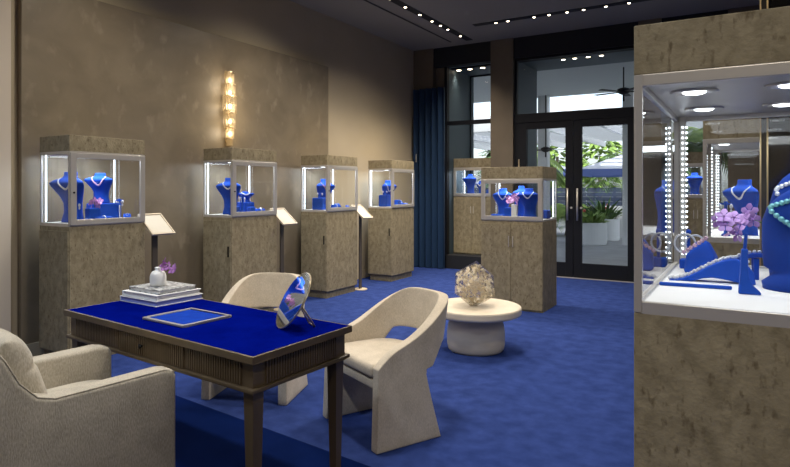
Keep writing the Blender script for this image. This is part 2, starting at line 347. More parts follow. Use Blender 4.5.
# ------------------------------------------------------------------ showcases
def showcase(label, x0, x1, y0, y1, zb, z1, z2, z3, door, framed, leds, power, area=(.4, .25), plinth=.09, pucks=(), rail=.022, dots=False, post=.018):
    cx, cy = (x0+x1)/2, (y0+y1)/2
    t = empty('display_showcase', (cx, cy, zb), label, 'display case')
    a, b = (x1-x0)/2, (y1-y0)/2
    z1 -= zb; z2 -= zb; z3 -= zb
    if plinth: B(-a+.025, a-.025, -b+.025, b-.025, 0, plinth).build('plinth', M['stone'], t)
    c = MB().box(-a, a, -b, b, plinth, z1-.012).build('cabinet', M['stone'], t, bevel=.003)
    if door in ('-y', '-y plain'):          # one door on the left-facing side
        d = B(-a+.012, a-.006, -b-.012, -b, plinth+.01, z1-.05).build('cabinet_door', M['stone'], t, bevel=.002)
        if door == '-y': B(a-.045, a-.03, -b-.020, -b-.012, z1*.62, z1*.72).build('door_pull', M['knob'], d)
    elif door == 'pair':
        for sx in (-1, 1):
            d = B(*(sorted((sx*.003, sx*(a-.006)))), -b-.012, -b, plinth*0+.02, z1-.05).build('cabinet_door', M['stone'], t, bevel=.002)
            B(*(sorted((sx*.022, sx*.030))), -b-.020, -b-.012, z1*.70, z1*.82).build('door_pull', M['steel'], d)
    fz0, fz1 = z1-.012, z2
    MB().box(-a+.004, a-.004, -b+.004, b-.004, fz0, fz0+.022).build('display_floor', M['white'], t)
    fr = MB(); p = post
    for sx in (-1, 1):
        for sy in (-1, 1):
            fr.box(*sorted((sx*a, sx*(a-p))), *sorted((sy*b, sy*(b-p))), fz0, fz1)
    for zz in ((fz0, fz0+rail), (fz1-rail, fz1)):
        for sy in (-1, 1): fr.box(-a+p, a-p, *sorted((sy*b, sy*(b-p*.8))), *zz)
        for sx in (-1, 1): fr.box(*sorted((sx*a, sx*(a-p*.8))), -b+p, b-p, *zz)
    fr.build('metal_frame', M['steel'], t, bevel=.002)
    w = .05
    if framed == '+x':
        d = MB().box(a, a+.012, -b+.004, -b+.004+w, fz0+.01, fz1-.01).box(a, a+.012, b-.004-w, b-.004, fz0+.01, fz1-.01) \
            .box(a, a+.012, -b+.004+w, b-.004-w, fz0+.01, fz0+.01+w*.9).box(a, a+.012, -b+.004+w, b-.004-w, fz1-.01-w*.9, fz1-.01).build('glazed_door_frame', M['steel'], t, bevel=.003)
        MB().tube([(a+.010, -b+.03, (fz0+fz1)/2-.03), (a+.018, -b+.03, (fz0+fz1)/2-.03)], .008, 10).build('key_lock', M['knob'], d)
    elif framed == '-y':
        MB().box(-a+.004, -a+.004+w, -b-.012, -b, fz0+.01, fz1-.01).box(a-.004-w, a-.004, -b-.012, -b, fz0+.01, fz1-.01) \
            .box(-a+.004+w, a-.004-w, -b-.012, -b, fz0+.01, fz0+.01+w*.9).box(-a+.004+w, a-.004-w, -b-.012, -b, fz1-.01-w*.9, fz1-.01).build('glazed_door_frame', M['steel'], t, bevel=.003)
    for sy in (-1, 1): B(-a+p, a-p, *sorted((sy*(b-.004), sy*(b-.010))), fz0+rail, fz1-rail).build('glass_pane', M['glass'], t)
    for sx in (-1, 1): B(*sorted((sx*(a-.004), sx*(a-.010))), -b+p, b-p, fz0+rail, fz1-rail).build('glass_pane', M['glass'], t)
    s = B(-a, a, -b, b, fz1, z3).build('hood', M['stone'], t, bevel=.003)
    B(-a+.012, a-.012, -b+.012, b-.012, fz1-.012, fz1).build('hood_lining', M['steeldk'], s)
    for sx, sy in leds:
        x, y = sx*(a-.034), sy*(b-.034)
        e_ = .010 if dots else .0035
        g = B(x-e_, x+e_, y-e_, y+e_, fz0+.03, fz1-.014).build('led_strip', M['steeldk'] if dots else M['coolstrip'], t)
        if dots:
            d = MB(); k = int((fz1-fz0-.06)/.021)
            for i in range(k):
                z = fz0+.045+i*.021
                d.ball((x-sx*.013, y+.0*sy, z), .0038, 6, 4).ball((x, y-sy*.013, z), .0038, 6, 4)
            d.build('led_dots', M['cool'], g)
        else:
            d = MB(); k = int((fz1-fz0-.06)/.018)
            for i in range(k):
                z = fz0+.04+i*.018
                d.box(x-.0055, x+.0055, y-.0055, y+.0055, z, z+.006)
            d.build('led_dots', M['cool'], g)
    for px, py in pucks:
        g = MB().lathe([(.064, -.001), (.062, -.006), (.050, -.007), (.036, -.002), (.034, -.001)], 28).build('puck_light_ring', M['steel'], t, (px-cx, py-cy, fz1-.012))
        MB().lathe([(.008, -.010), (.024, -.009), (.031, -.006), (.032, -.001)], 24).build('puck_light_lens', M['puck'], g)
    l = bpy.data.lights.new('showcase_light', 'AREA'); l.shape = 'RECTANGLE'; l.size, l.size_y = area; l.energy = power; l.color = (.86, .93, 1)
    q = bpy.data.objects.new('showcase_light', l); COL.objects.link(q); q.parent = t; q.location = (0, 0, fz1-.02)
    return t
LW = []
names = ['leftmost stone clad jewellery showcase nearest the desk, on the plaster wall',
         'second stone showcase from the left along the plaster wall, behind the pale chair',
         'third stone showcase from the left, at the edge of the plaster panel',
         'fourth stone showcase along the left wall, beside the dark blue shutter']
for i, y in enumerate((2.79, 4.54, 6.19, 7.82)):
    cy = y+.348
    showcase(names[i], -5.13, -4.70, y, y+.696, 0, 1.136, 1.7335, 1.865, '-y' if i else '-y plain', '+x', ((-1, -1), (-1, 1)), 8, (.3, .5), pucks=((-4.9, cy-.17), (-4.9, cy+.17)))
showcase('stone showcase standing in the left display window, behind the central one', -4.66, -3.92, YF+.30, YF+.75, .24, 1.297, 1.806, 1.972, 'pair', '-y', ((-1, 1), (1, 1)), 9, (.5, .3), plinth=0)
showcase('wide stone showcase standing free in front of the glass doors', -2.80, -2.04, 6.76, 7.33, 0, 1.060, 1.545, 1.685, 'pair', '-y', ((-1, 1), (1, 1)), 8, (.5, .3), plinth=0)
PK = [(x, y) for y in (1.962, 2.40) for x in (-.14, .10, .33)]
showcase('large close stone showcase cut off by the right edge of the picture', -.263, .46, 1.68, 2.68, 0, 1.120, 1.7335, 1.865, None, None, ((-1, 1), (1, 1), (1, -1)), 4, (.5, .7), pucks=PK, rail=.03, dots=True, post=.02)
showcase('stone showcase seen through the glass of the large close one', -.245, .475, 4.10, 5.10, 0, 1.120, 1.7335, 1.865, None, None, ((-1, 1), (1, 1), (-1, -1)), 7, (.5, .7), pucks=[(x, y+2.42) for x, y in PK[:2]], rail=.03, dots=True, post=.02)
showcase('stone showcase standing in the display window to the right of the glass doors', -1.02, -.36, YF+.30, YF+.75, .24, 1.297, 1.806, 1.972, 'pair', '-y', ((-1, 1), (1, 1)), 9, (.5, .3), plinth=0)

# mirrored column with brass edges behind the right showcase
t = empty('mirror_column', (.5, 3.2, 0), 'tall smoked mirror column with two brass edge strips behind the right showcase', 'mirror column')
B(-.46, -.454, -.035, .04, 0, CEIL-.002).build('brass_edge', M['brass'], t)
B(-.434, -.427, -.035, .04, 0, CEIL-.002).build('brass_edge', M['brass'], t)
B(-.454, -.434, -.03, .04, 0, CEIL-.002).build('column_side', M['bronze'], t)
B(-.427, .9, -.03, .04, 0, CEIL-.002).build('mirror_panel', M['darkmirror'], t)

# ------------------------------------------------------------------ jewellery display pieces
BPROF = [(0, .60, .36, .02), (.04, .60, .36, .02), (.20, .50, .30, .05), (.38, .52, .27, .04), (.52, .66, .26, -.03), (.64, .84, .25, -.13), (.73, .97, .21, -.21), (.78, .98, .17, -.24),
         (.825, .84, .17, -.20), (.86, .58, .18, -.14), (.885, .42, .19, -.09), (.93, .37, .19, -.06), (.985, .375, .19, -.05), (1, .35, .175, -.05)]
def bprof(zf):
    for p, q in zip(BPROF, BPROF[1:]):
        if p[0] <= zf <= q[0]:
            k = (zf-p[0])/(q[0]-p[0]); return [p[i]+(q[i]-p[i])*k for i in (1, 2, 3)]
    return BPROF[-1][1:]
def bust_mb(h, w):
    zs = sorted(set([p[0] for p in BPROF]+[.1, .3, .45, .58, .69, .755, .80, .845]))
    rings = []
    for z in zs:
        a, b, yo = bprof(z)
        rings.append([(a*w/2*math.copysign(abs(math.cos(2*PI*j/28))**.85, math.cos(2*PI*j/28)), yo*h*.75 + b*w/2*math.sin(2*PI*j/28), z*h) for j in range(28)])
    return MB().loft(rings)
def neck_line(h, w, drop, n=26):
    pts = []
    for i in range(n):
        u = -1+2*i/(n-1)
        zf = .875 - drop*(1-abs(u)**1.6)
        a, b, yo = bprof(zf)
        x = max(-.9*a*w/2, min(.9*a*w/2, u*.24*w))
        y = yo*h*.75 - b*w/2*math.sqrt(max(0, 1-(abs(x)/(a*w/2))**(2/.85))) - .004
        pts.append((x, y, zf*h))
    return pts
def bust(x, y, z, h, w, rz, label, nlabel, gem='gem', drop=.22, mat='felt', gr=.006):
    o = bust_mb(h, w).build('necklace_bust', M[mat], None, (x, y, z), rz, smooth=True)
    tag(o, label, 'necklace bust')
    if nlabel:
        nk = MB(); P = neck_line(h, w, drop)
        for i, p in enumerate(P):
            nk.ball(p, gr*(1+.5*(1-abs(-1+2*i/(len(P)-1)))), 6, 4)
        nk.tube([(p[0], p[1]+.003, p[2]) for p in P], gr*.45, 5)
        tag(nk.build('necklace', M[gem], None, (x, y, z), rz), nlabel, 'necklace')
def riser(x, y, z, sx, sy, sz, label, rz=0, mat='felt'):
    tag(MB().box(-sx/2, sx/2, -sy/2, sy/2, 0, sz).build('display_riser', M[mat], None, (x, y, z), rz, bevel=.012, segs=3), label, 'display block')
def ear_stand(x, y, z, h, rz, label, jl):
    t = empty('earring_stand', (x, y, z), label, 'earring stand', rz)
    MB().lathe([(.026, 0), (.026, .008), (.012, .02), (.009, h*.85), (.012, h)], 14).build('post', M['felt'], t, smooth=True)
    MB().tube([(-.035, 0, h*.93), (.035, 0, h*.93)], .006, 8).build('crossbar', M['felt'], t, smooth=True)
    e = MB()
    for s_ in (-1, 1): e.ball((s_*.03, -.012, h*.86), .011, 7, 5, (1, .5, 1.3)).ball((s_*.03, -.012, h*.72), .008, 7, 5, (1, .5, 1.5)).tube([(s_*.03, -.008, h*.93), (s_*.03, -.012, h*.7)], .002, 5)
    tag(e.build('earrings', M['gem'], None, (x, y, z), rz), jl, 'earrings')
def cushion(x, y, z, L_, r, rz, label, jl):
    o = MB().tube([(-L_/2, 0, r), (-L_/2+.01, 0, r), (L_/2-.01, 0, r), (L_/2, 0, r)], [r*.8, r, r, r*.8], 14).build('bracelet_cushion', M['felt'], None, (x, y, z), rz, smooth=True)
    tag(o, label, 'bracelet cushion')
    tag(MB().torus((0, 0, r), r+.0045, .005, (0, 1, 0), (0, 0, 1), 20, 6).build('bracelet', M['gem'], None, (x, y, z), rz), jl, 'bracelet')
def ring_wedge(x, y, z, s_, rz, label):
    o = MB().loft([[(-.5*s_, -.4*s_, 0), (.5*s_, -.4*s_, 0), (.5*s_, .4*s_, 0), (-.5*s_, .4*s_, 0)],
                   [(-.42*s_, -.2*s_, .5*s_), (.42*s_, -.2*s_, .5*s_), (.42*s_, .35*s_, .9*s_), (-.42*s_, .35*s_, .9*s_)]]).build('ring_block', M['felt'], None, (x, y, z), rz, bevel=.006)
    tag(o, label, 'ring holder')
    MB().torus((0, -.05*s_, .78*s_), .16*s_, .03*s_, (1, 0, 0), (0, 0, 1), 16, 6).build('ring', M['gem'], o)
def blossom(mb, c, r, rng):
    c = Vector(c); n_ = Vector((rng.uniform(-.7, .7), rng.uniform(-1, -.2), rng.uniform(-.2, .7))).normalized()
    u = n_.cross(Vector((0, 0, 1))).normalized(); w_ = u.cross(n_)
    for k in range(5):
        a = 2*PI*k/5 + .3; d = u*math.cos(a) + w_*math.sin(a); e = n_.cross(d)
        b0 = c + d*r*.08; tip = c + d*r + n_*r*.12; m_ = c + d*r*.62 + n_*r*.02
        o = len(mb.v)
        mb.v += [tuple(p) for p in (b0, m_+e*r*.40, tip+e*r*.16, tip-e*r*.16, m_-e*r*.40, c+d*r*.5+n_*r*.14)]
        mb.f += [(o, o+1, o+5), (o+1, o+2, o+5), (o+2, o+3, o+5), (o+3, o+4, o+5), (o+4, o, o+5)]
    mb.ball(c + n_*r*.12, r*.18, 6, 4)
def orchid(x, y, z, label, vh, vr, blooms, stem_pts, br, mat, seed, vase=True, vlabel=None):
    rng = random.Random(seed)
    t = empty('orchid', (x, y, z), label, 'orchid')
    if stem_pts: MB().tube(stem_pts, .0028, 6).build('stem', M['stem'], t, smooth=True)
    for b_ in blooms:
        m_ = MB(); blossom(m_, b_, br, rng); m_.build('blossom', M[mat], t, smooth=True)
    return t
def vase(x, y, z, h, r, label, square=False):
    if square:
        o = MB().box(-r, r, -r, r, 0, h).build('bud_vase', M['ceramic'], None, (x, y, z), bevel=.006)
    else:
        o = MB().lathe([(r*.72, 0), (r*.93, h*.05), (r, h*.2), (r, h*.5), (r*.92, h*.66), (r*.68, h*.79), (r*.40, h*.84), (r*.36, h*.90), (r*.42, h), (r*.33, h), (r*.30, h*.88), (r*.30, h*.7)], 36).build('bud_vase', M['ceramic'], None, (x, y, z), smooth=True)
    tag(o, label, 'vase')
Z = 1.136+.010+.0005
# leftmost case (y 2.79..3.486)
def fill_case(i, y, where):
    if i == 0:
        bust(-4.93, y+.16, Z, .425, .31, R(25), 'tall blue necklace bust at the left of the leftmost showcase', 'white gem necklace on the tall left bust of the leftmost showcase')
        riser(-4.93, y+.45, Z, .16, .24, .155, 'wide blue block carrying the smaller bust in the leftmost showcase')
        bust(-4.945, y+.43, Z+.156, .265, .25, R(35), 'small blue necklace bust raised on a block in the leftmost showcase', 'pink and white gem necklace on the raised bust of the leftmost showcase', 'pearl', .28)
        ear_stand(-4.80, y+.12, Z, .17, R(30), 'slim blue earring stand in front of the tall bust in the leftmost showcase', 'drop earrings on the stand before the tall bust in the leftmost showcase')
        riser(-4.80, y+.265, Z, .07, .11, .12, 'narrow blue block under the pink orchid in the leftmost showcase')
        orchid(-4.79, y+.27, Z+.12, 'pink orchid blossoms on a blue block in the leftmost showcase', 0, 0, [(0, -.02, .03), (.015, .02, .025), (.0, .005, .06), (.012, -.035, .05), (.01, .04, .055)], [(0, 0, 0), (0, 0, .05)], .034, 'pink', 3)
        cushion(-4.75, y+.33, Z, .15, .024, R(95), 'blue bracelet roll at the front of the leftmost showcase', 'gem bracelet around the roll in the leftmost showcase')
        ring_wedge(-4.78, y+.575, Z, .07, R(60), 'blue ring holder at the right end of the leftmost showcase')
        nk = MB()
        for k in range(16): nk.ball((0, .075-.012*0, (.150-k*.0088)) if k > 1 else (-.02+.01*k, .07, .161), .006, 6, 4)
        tag(nk.build('bracelet', M['gem'], None, (-4.845, y+.47, Z)), 'white gem strand hanging down the wide block of the leftmost showcase', 'bracelet')
        ear_stand(-4.93, y+.60, Z, .19, R(40), 'slim blue earring stand at the back right of the leftmost showcase', 'white drop earrings at the back right of the leftmost showcase')
        nk = MB()
        for k in range(14): nk.ball((0, k*.014, .006), .006, 6, 4)
        tag(nk.build('bracelet', M['gem'], None, (-4.74, y+.43, Z)), 'gem bracelet lying flat at the front right of the leftmost showcase', 'bracelet')
    elif i == 1:
        bust(-4.92, y+.19, Z, .40, .28, R(30), 'tall blue bust in the second showcase along the wall', 'white pendant necklace on the tall bust in the second showcase', drop=.18)
        riser(-4.77, y+.10, Z, .08, .10, .09, 'blue block at the near end of the second showcase')
        ear_stand(-4.79, y+.24, Z, .2, R(30), 'blue earring stand in the middle of the second showcase', 'gem earrings on the stand in the second showcase')
        riser(-4.90, y+.40, Z, .14, .15, .13, 'blue block under the low bust in the second showcase')
        bust(-4.90, y+.40, Z+.131, .12, .20, R(55), 'low reclining blue bust in the second showcase', 'fine white necklace on the low bust in the second showcase', drop=.2)
        riser(-4.77, y+.36, Z, .06, .08, .08, 'small blue cube block in the second showcase')
        cushion(-4.79, y+.52, Z, .12, .028, R(80), 'blue bracelet roll at the far end of the second showcase', 'broad gem bracelet on the roll in the second showcase')
        ring_wedge(-4.93, y+.60, Z, .06, R(70), 'blue ring holder at the far end of the second showcase')
    elif i == 2:
        bust(-4.95, y+.26, Z, .41, .28, R(62), 'tall blue bust in the third showcase along the wall', 'rose gem necklace on the tall bust in the third showcase', 'pearl', .2)
        riser(-4.90, y+.11, Z, .17, .12, .16, 'square blue block at the near end of the third showcase')
        ear_stand(-4.90, y+.11, Z+.16, .06, R(40), 'short blue earring stand on the square block in the third showcase', 'earrings on the square block in the third showcase')
        cushion(-4.80, y+.33, Z, .13, .035, R(70), 'blue bracelet roll in the third showcase', 'gem bracelet on the roll in the third showcase')
        ring_wedge(-4.85, y+.45, Z, .09, R(70), 'large blue ring holder in the third showcase')
        ring_wedge(-4.78, y+.58, Z, .06, R(70), 'small blue ring holder at the far end of the third showcase')
    else:
        bust(-4.95, y+.28, Z, .41, .27, R(60), 'tall blue bust in the fourth showcase by the shutter', 'white gem necklace on the bust in the fourth showcase', drop=.3)
        riser(-4.90, y+.12, Z, .15, .13, .18, 'square blue block at the near end of the fourth showcase')
        ear_stand(-4.90, y+.12, Z+.18, .06, R(40), 'short blue earring stand on the block in the fourth showcase', 'earrings on the block in the fourth showcase')
        riser(-4.80, y+.34, Z, .08, .10, .10, 'low blue block in the middle of the fourth showcase')
        ring_wedge(-4.80, y+.46, Z, .09, R(70), 'blue ring holder in the fourth showcase')
        cushion(-4.79, y+.57, Z, .11, .022, R(80), 'blue bracelet roll at the far end of the fourth showcase', 'gem bracelet on the roll in the fourth showcase')
for i, y in enumerate((2.79, 4.54, 6.19, 7.82)): fill_case(i, y, i)
# central case
Zc = 1.060+.0105
bust(-2.62, 7.03, Zc, .36, .25, R(15), 'left blue bust in the central showcase', 'pendant necklace on the left bust of the central showcase', drop=.25)
bust(-2.27, 6.99, Zc, .36, .28, R(0), 'right broad blue bust in the central showcase', 'white necklace on the right bust of the central showcase', drop=.2, mat='navy')
bust(-2.42, 7.15, Zc, .39, .20, R(0), 'rear blue bust half hidden by the right one in the central showcase', None, mat='navy')
riser(-2.50, 6.93, Zc, .10, .10, .13, 'blue block between the bust and vase in the central showcase')
ear_stand(-2.485, 7.08, Zc, .26, 0, 'tall blue earring stand in the middle of the central showcase', 'white drop earrings in the middle of the central showcase')
riser(-2.63, 6.85, Zc, .14, .07, .05, 'low blue tray block at the left front of the central showcase')
riser(-2.10, 7.08, Zc, .09, .12, .10, 'blue block at the right end of the central showcase')
vase(-2.415, 6.86, Zc, .17, .030, 'square white vase of pink orchids in the central showcase', True)
orchid(-2.415, 6.86, Zc+.171, 'pink orchid spray in the white vase of the central showcase', 0, 0,
       [(-.06, -.02, .03), (-.03, -.03, .06), (0, -.02, .04), (.03, -.02, .07), (.0, -.01, .10), (-.07, 0, .07), (.035, -.01, .115), (.04, -.02, .02)], [(0, 0, -.02), (0, 0, .06), (.01, 0, .11)], .040, 'pink', 5)
tag(MB().tube([(0, 0, 0), (0, 0, .11)], .008, 10).build('metal_rod', M['brasspale'], None, (-2.49, 7.24, 1.686)), 'short pale metal rod standing on top of the central showcase', 'rod')
# window cases
Zw = 1.297+.0105
bust(-4.42, YF+.52, Zw, .38, .26, R(10), 'tall blue bust in the left window showcase', None, mat='navy')
bust(-4.20, YF+.50, Zw, .26, .20, R(-5), 'smaller dark blue bust in the left window showcase', 'pale necklace on the smaller bust in the left window showcase', mat='navy')
riser(-4.02, YF+.50, Zw, .12, .12, .1, 'blue block at the right of the left window showcase')
bust(-.72, YF+.55, Zw, .36, .24, R(0), 'blue bust in the showcase right of the doors', None, mat='navy')
riser(-.52, YF+.50, Zw, .12, .12, .12, 'blue block in the showcase right of the doors')

# close right case ----------------------------------------------------------
Zr = 1.120+.0105
# flat bar at the front
tag(B(-.10, .10, -.008, .008, 0, .010).build('display_bar', M['felt'], None, (-.145, 2.052, Zr), R(5), bevel=.003), 'flat blue bar lying on the white floor of the large right showcase', 'display bar')
# arched ramp holding a diamond bracelet
def arch(n=18, L_=.19, h=.078):
    return [(-L_/2+L_*i/n, h*math.sin(PI*min(1, i/n*.5))**1.7 if False else h*(3*(i/n)**2-2*(i/n)**3)) for i in range(n+1)]
A = arch()
top = A+[(A[-1][0]+.03, A[-1][1]-.012), (A[-1][0]+.05, A[-1][1]-.040), (A[-1][0]+.056, 0)]
o = MB()
under = [(top[-1][0]-.03, 0), (.06, .012), (.03, .016), (.0, .011), (-.03, 0)]
poly = top+under+[(-.10, 0)]
o.loft([[(x, -.028, z) for x, z in poly], [(x, .028, z) for x, z in poly]])
o = o.build('bracelet_ramp', M['felt'], None, (-.135, 2.205, Zr), R(6), bevel=.003)
tag(o, 'arched blue ramp at the front of the large right showcase', 'bracelet ramp')
dm = MB()
for i, (x, z) in enumerate(A+top[len(A):len(A)+1]):
    for k in range(2):
        zz = z+.005; dm.ball((x+.005*k, -.007+.014*((i+k) % 2), zz), .0062, 6, 4)
tag(dm.build('bracelet', M['gem'], None, (-.135, 2.205, Zr), R(6)), 'diamond bracelet draped along the arched ramp in the right showcase', 'bracelet')
# tall wedge with brooch
o = MB().loft([[(-.05, -.05, 0), (.05, -.05, 0), (.05, .05, 0), (-.05, .05, 0)], [(-.048, -.02, .06), (.048, -.02, .06), (.048, .05, .06), (-.048, .05, .06)],
               [(-.02, .02, .115), (.02, .02, .115), (.02, .048, .115), (-.02, .048, .115)]]).build('brooch_wedge', M['felt'], None, (-.150, 2.40, Zr), R(-8), smooth=False, bevel=.014, segs=3)
tag(o, 'pointed blue wedge stand behind the ramp in the right showcase', 'brooch stand')
g = MB()
for k in range(7): g.ball((-.045+.012*k, -.02+.006*math.sin(k*2), .075+.009*k), .008, 6, 4)
tag(g.build('brooch', M['pearl'], None, (-.155, 2.385, Zr), R(-8)), 'spiky pink and white brooch on the pointed wedge', 'brooch')
# hoop earring stand
t = empty('earring_stand', (-.200, 2.53, Zr), 'blue earring stand with hoops at the back left of the right showcase', 'earring stand')
B(-.03, .03, -.03, .03, 0, .035).build('base', M['felt'], t, bevel=.006)
MB().tube([(0, 0, .03), (0, 0, .135)], .006, 8).build('post', M['felt'], t)
MB().ball((0, 0, .138), .010, 8, 6).build('finial', M['felt'], t, smooth=True)
e = MB().torus((-.012, -.012, .095), .036, .004, n=28).torus((.022, .006, .092), .034, .004, (1, .4, 0), n=28)
tag(e.build('earrings', M['gem'], None, (-.200, 2.53, Zr)), 'large white hoop earrings hanging on the blue stand', 'earrings')
# tall slender prop with a foot
pf = [(-.016, .0), (.040, .0), (.040, .006), (.018, .028), (.010, .05), (.008, .10), (.008, .13), (-.008, .13), (-.012, .06)]
o = MB().loft([[(x, -.012, z) for x, z in pf], [(x, .012, z) for x, z in pf]]).build('display_prop', M['felt'], None, (-.012, 2.0, Zr), R(5), bevel=.004, segs=2)
tag(o, 'slender blue upright with curved foot at the front of the right showcase', 'display stand')
MB().tube([(.0, 0, .125), (.004, 0, .175)], .0045, 8).build('pin', M['felt'], o)
# second curved ramp behind
pp = []
for i in range(13):
    u = i/12; pp.append((-.09+.18*u, .012+.075*math.sin(PI*u*.62)))
sec = [[(x, -.02, z) for x, z in pp+[(x+.0, z-.012) for x, z in reversed(pp)]], [(x, .02, z) for x, z in pp+[(x, z-.012) for x, z in reversed(pp)]]]
o = MB().loft(sec).build('bracelet_ramp', M['felt'], None, (-.03, 2.33, Zr), R(10))
tag(o, 'second curved blue ramp behind the slender upright', 'bracelet ramp')
MB().box(.04, .055, -.02, .02, 0, .07).build('ramp_foot', M['felt'], o)
dm = MB()
for x, z in pp: dm.ball((x, 0, z+.005), .0065, 6, 4)
tag(dm.build('bracelet', M['gem'], None, (-.03, 2.33, Zr), R(10)), 'gem bracelet on the second curved ramp in the right showcase', 'bracelet')
# orchid spray leaning in from the right
t = orchid(.03, 2.36, Zr, 'lilac orchid spray arching over the blue stands in the right showcase', 0, 0,
           [(-.075, -.02, .205), (-.10, -.04, .18), (-.055, -.04, .185), (-.03, -.02, .225), (-.045, -.03, .205), (-.085, -.03, .155), (-.12, -.02, .195), (-.065, -.05, .150), (-.02, -.03, .20), (-.105, -.03, .21)],
           [(.06, .02, .0), (.06, .02, .09), (.05, .0, .15), (.02, -.01, .185), (-.03, -.02, .20), (-.09, -.02, .19)], .029, 'lilac', 11)
# big busts
B_ = MB()
def bigbust(x, y, h, w, rz, label, nlabel, gem):
    prof = [(0, .98, .46), (.05, 1.0, .48), (.10, .86, .34), (.125, .84, .26), (.16, .97, .26), (.32, 1.0, .30), (.5, 1.0, .32), (.60, .93, .30), (.68, .78, .27), (.75, .55, .24), (.82, .38, .22), (.93, .32, .21), (1, .31, .21)]
    rings = [[(a*w/2*math.copysign(abs(math.cos(2*PI*j/40))**.7, math.cos(2*PI*j/40)), b*w/2*math.sin(2*PI*j/40) + .12*w*zf, zf*h) for j in range(40)] for zf, a, b in prof]
    o = MB().loft(rings).build('necklace_bust', M['navy'], None, (x, y, Zr), rz, smooth=True)
    tag(o, label, 'necklace bust')
    if nlabel:
        nk = MB()
        def put(xx, zf, r0):
            for (za, aa, ba), (zb_, ab, bb) in zip(prof, prof[1:]):
                if za <= zf <= zb_:
                    k = (zf-za)/(zb_-za); a_ = aa+(ab-aa)*k; b_ = ba+(bb-ba)*k; break
            xx = max(-.93*a_*w/2, min(.93*a_*w/2, xx))
            q = 1-(abs(xx)/(a_*w/2))**(2/.7)
            nk.ball((xx, -b_*w/2*math.sqrt(max(0, q)) + .12*w*zf - .004, zf*h), r0, 7, 5)
        for i in range(27):
            u = -1+2*i/26
            put(.46*w*u, .60-.2*(1-u*u), .0085); put(.43*w*u, .575-.19*(1-u*u), .006)
            if abs(u) > .3: put(.46*w*u, .60+.15*(1-abs(u)), .0085)
        tag(nk.build('necklace', M[gem], None, (x, y, Zr), rz), nlabel, 'necklace')
bigbust(.215, 2.14, .41, .37, R(-6), 'large front blue bust at the right edge of the right showcase', 'aqua gem necklace on the large front bust', 'aqua')
bigbust(.235, 2.42, .50, .36, R(-8), 'taller blue bust standing behind the large front bust', 'white gem necklace on the taller rear bust', 'gem')
# second right case contents
Z2 = 1.1305
bust(-.02, 4.5, Z2, .36, .24, R(-30), 'blue bust in the showcase seen behind the large right one', 'white necklace on the bust in the showcase behind', gr=.005)
ear_stand(-.13, 4.35, Z2, .22, 0, 'blue earring stand in the showcase behind the large right one', 'drop earrings in the showcase behind the large right one')

# ------------------------------------------------------------------ sign stands
for i, (y, lb) in enumerate(((3.62, 'cream information stand beside the leftmost showcase, behind the desk books'),
                             (5.37, 'cream information stand between the second and third showcases'),
                             (7.02, 'cream information stand between the third and fourth showcases'))):
    t = empty('sign_stand', (-4.74, y, 0), lb, 'sign stand')
    MB().lathe([(.10, 0), (.10, .008), (.095, .012), (.02, .014)], 32).build('base', M['signframe'], t, smooth=False)
    B(-.008, .008, -.030, .030, .012, 1.08).build('pole', M['bronze'], t, bevel=.003)
    th = R(40)
    mt = Matrix.Translation((.02, 0, 1.095)) @ Matrix.Rotation(th, 4, 'Y')
    fr = MB().box(-.14, .14, -.125, -.112, 0, .018).box(-.14, .14, .112, .125, 0, .018).box(-.14, -.125, -.112, .112, 0, .018).box(.125, .14, -.112, .112, 0, .018).xf(mt)
    fr.build('tray_rim', M['signframe'], t)
    B(-.125, .125, -.112, .112, .0, .010).xf(mt).build('sign_face', M['tray_paper'], t)

# ------------------------------------------------------------------ wall sconce
t = empty('wall_sconce', (-5.24, 4.99, 2.38), 'tiered crystal wall sconce with glowing bulbs on the plaster wall', 'wall sconce')
B(0, .012, -.03, .03, -.40, .42).build('backplate', M['brasspale'], t)
tiers = [(.245, .41, .050), (.10, .27, .065), (-.08, .13, .080), (-.25, -.05, .065), (-.37, -.22, .050), (-.45, -.36, .035)]
for k, (z0, z1_, r) in enumerate(tiers):
    c = MB()
    nrod = 11
    for j in range(nrod):
        a = -PI/2+PI*j/(nrod-1)
        c.box(.03+r*math.cos(a)-.006, .03+r*math.cos(a)+.006, r*math.sin(a)-.008, r*math.sin(a)+.008, z0, z1_)
    g = c.build('crystal_tier', M['crystal'], t)
    MB().tube([(.03+(r+.008)*math.cos(-PI/2+PI*j/12), (r+.008)*math.sin(-PI/2+PI*j/12), z1_-.01) for j in range(13)], .004, 5).build('tier_band', M['brasspale'], g)
    if k < 5:
        MB().ball((.045, 0, (z0+z1_)/2-.02), .020, 12, 8, (1, 1, 1.5)).build('bulb', M['lamp'], t, smooth=True)
for z in (.25, -.02, -.30):
    l = bpy.data.lights.new('sconce_glow', 'POINT'); l.energy = 2.6; l.color = (1, .82, .58); l.shadow_soft_size = .07
    q = bpy.data.objects.new('sconce_glow', l); COL.objects.link(q); q.parent = t; q.location = (.17, 0, z)

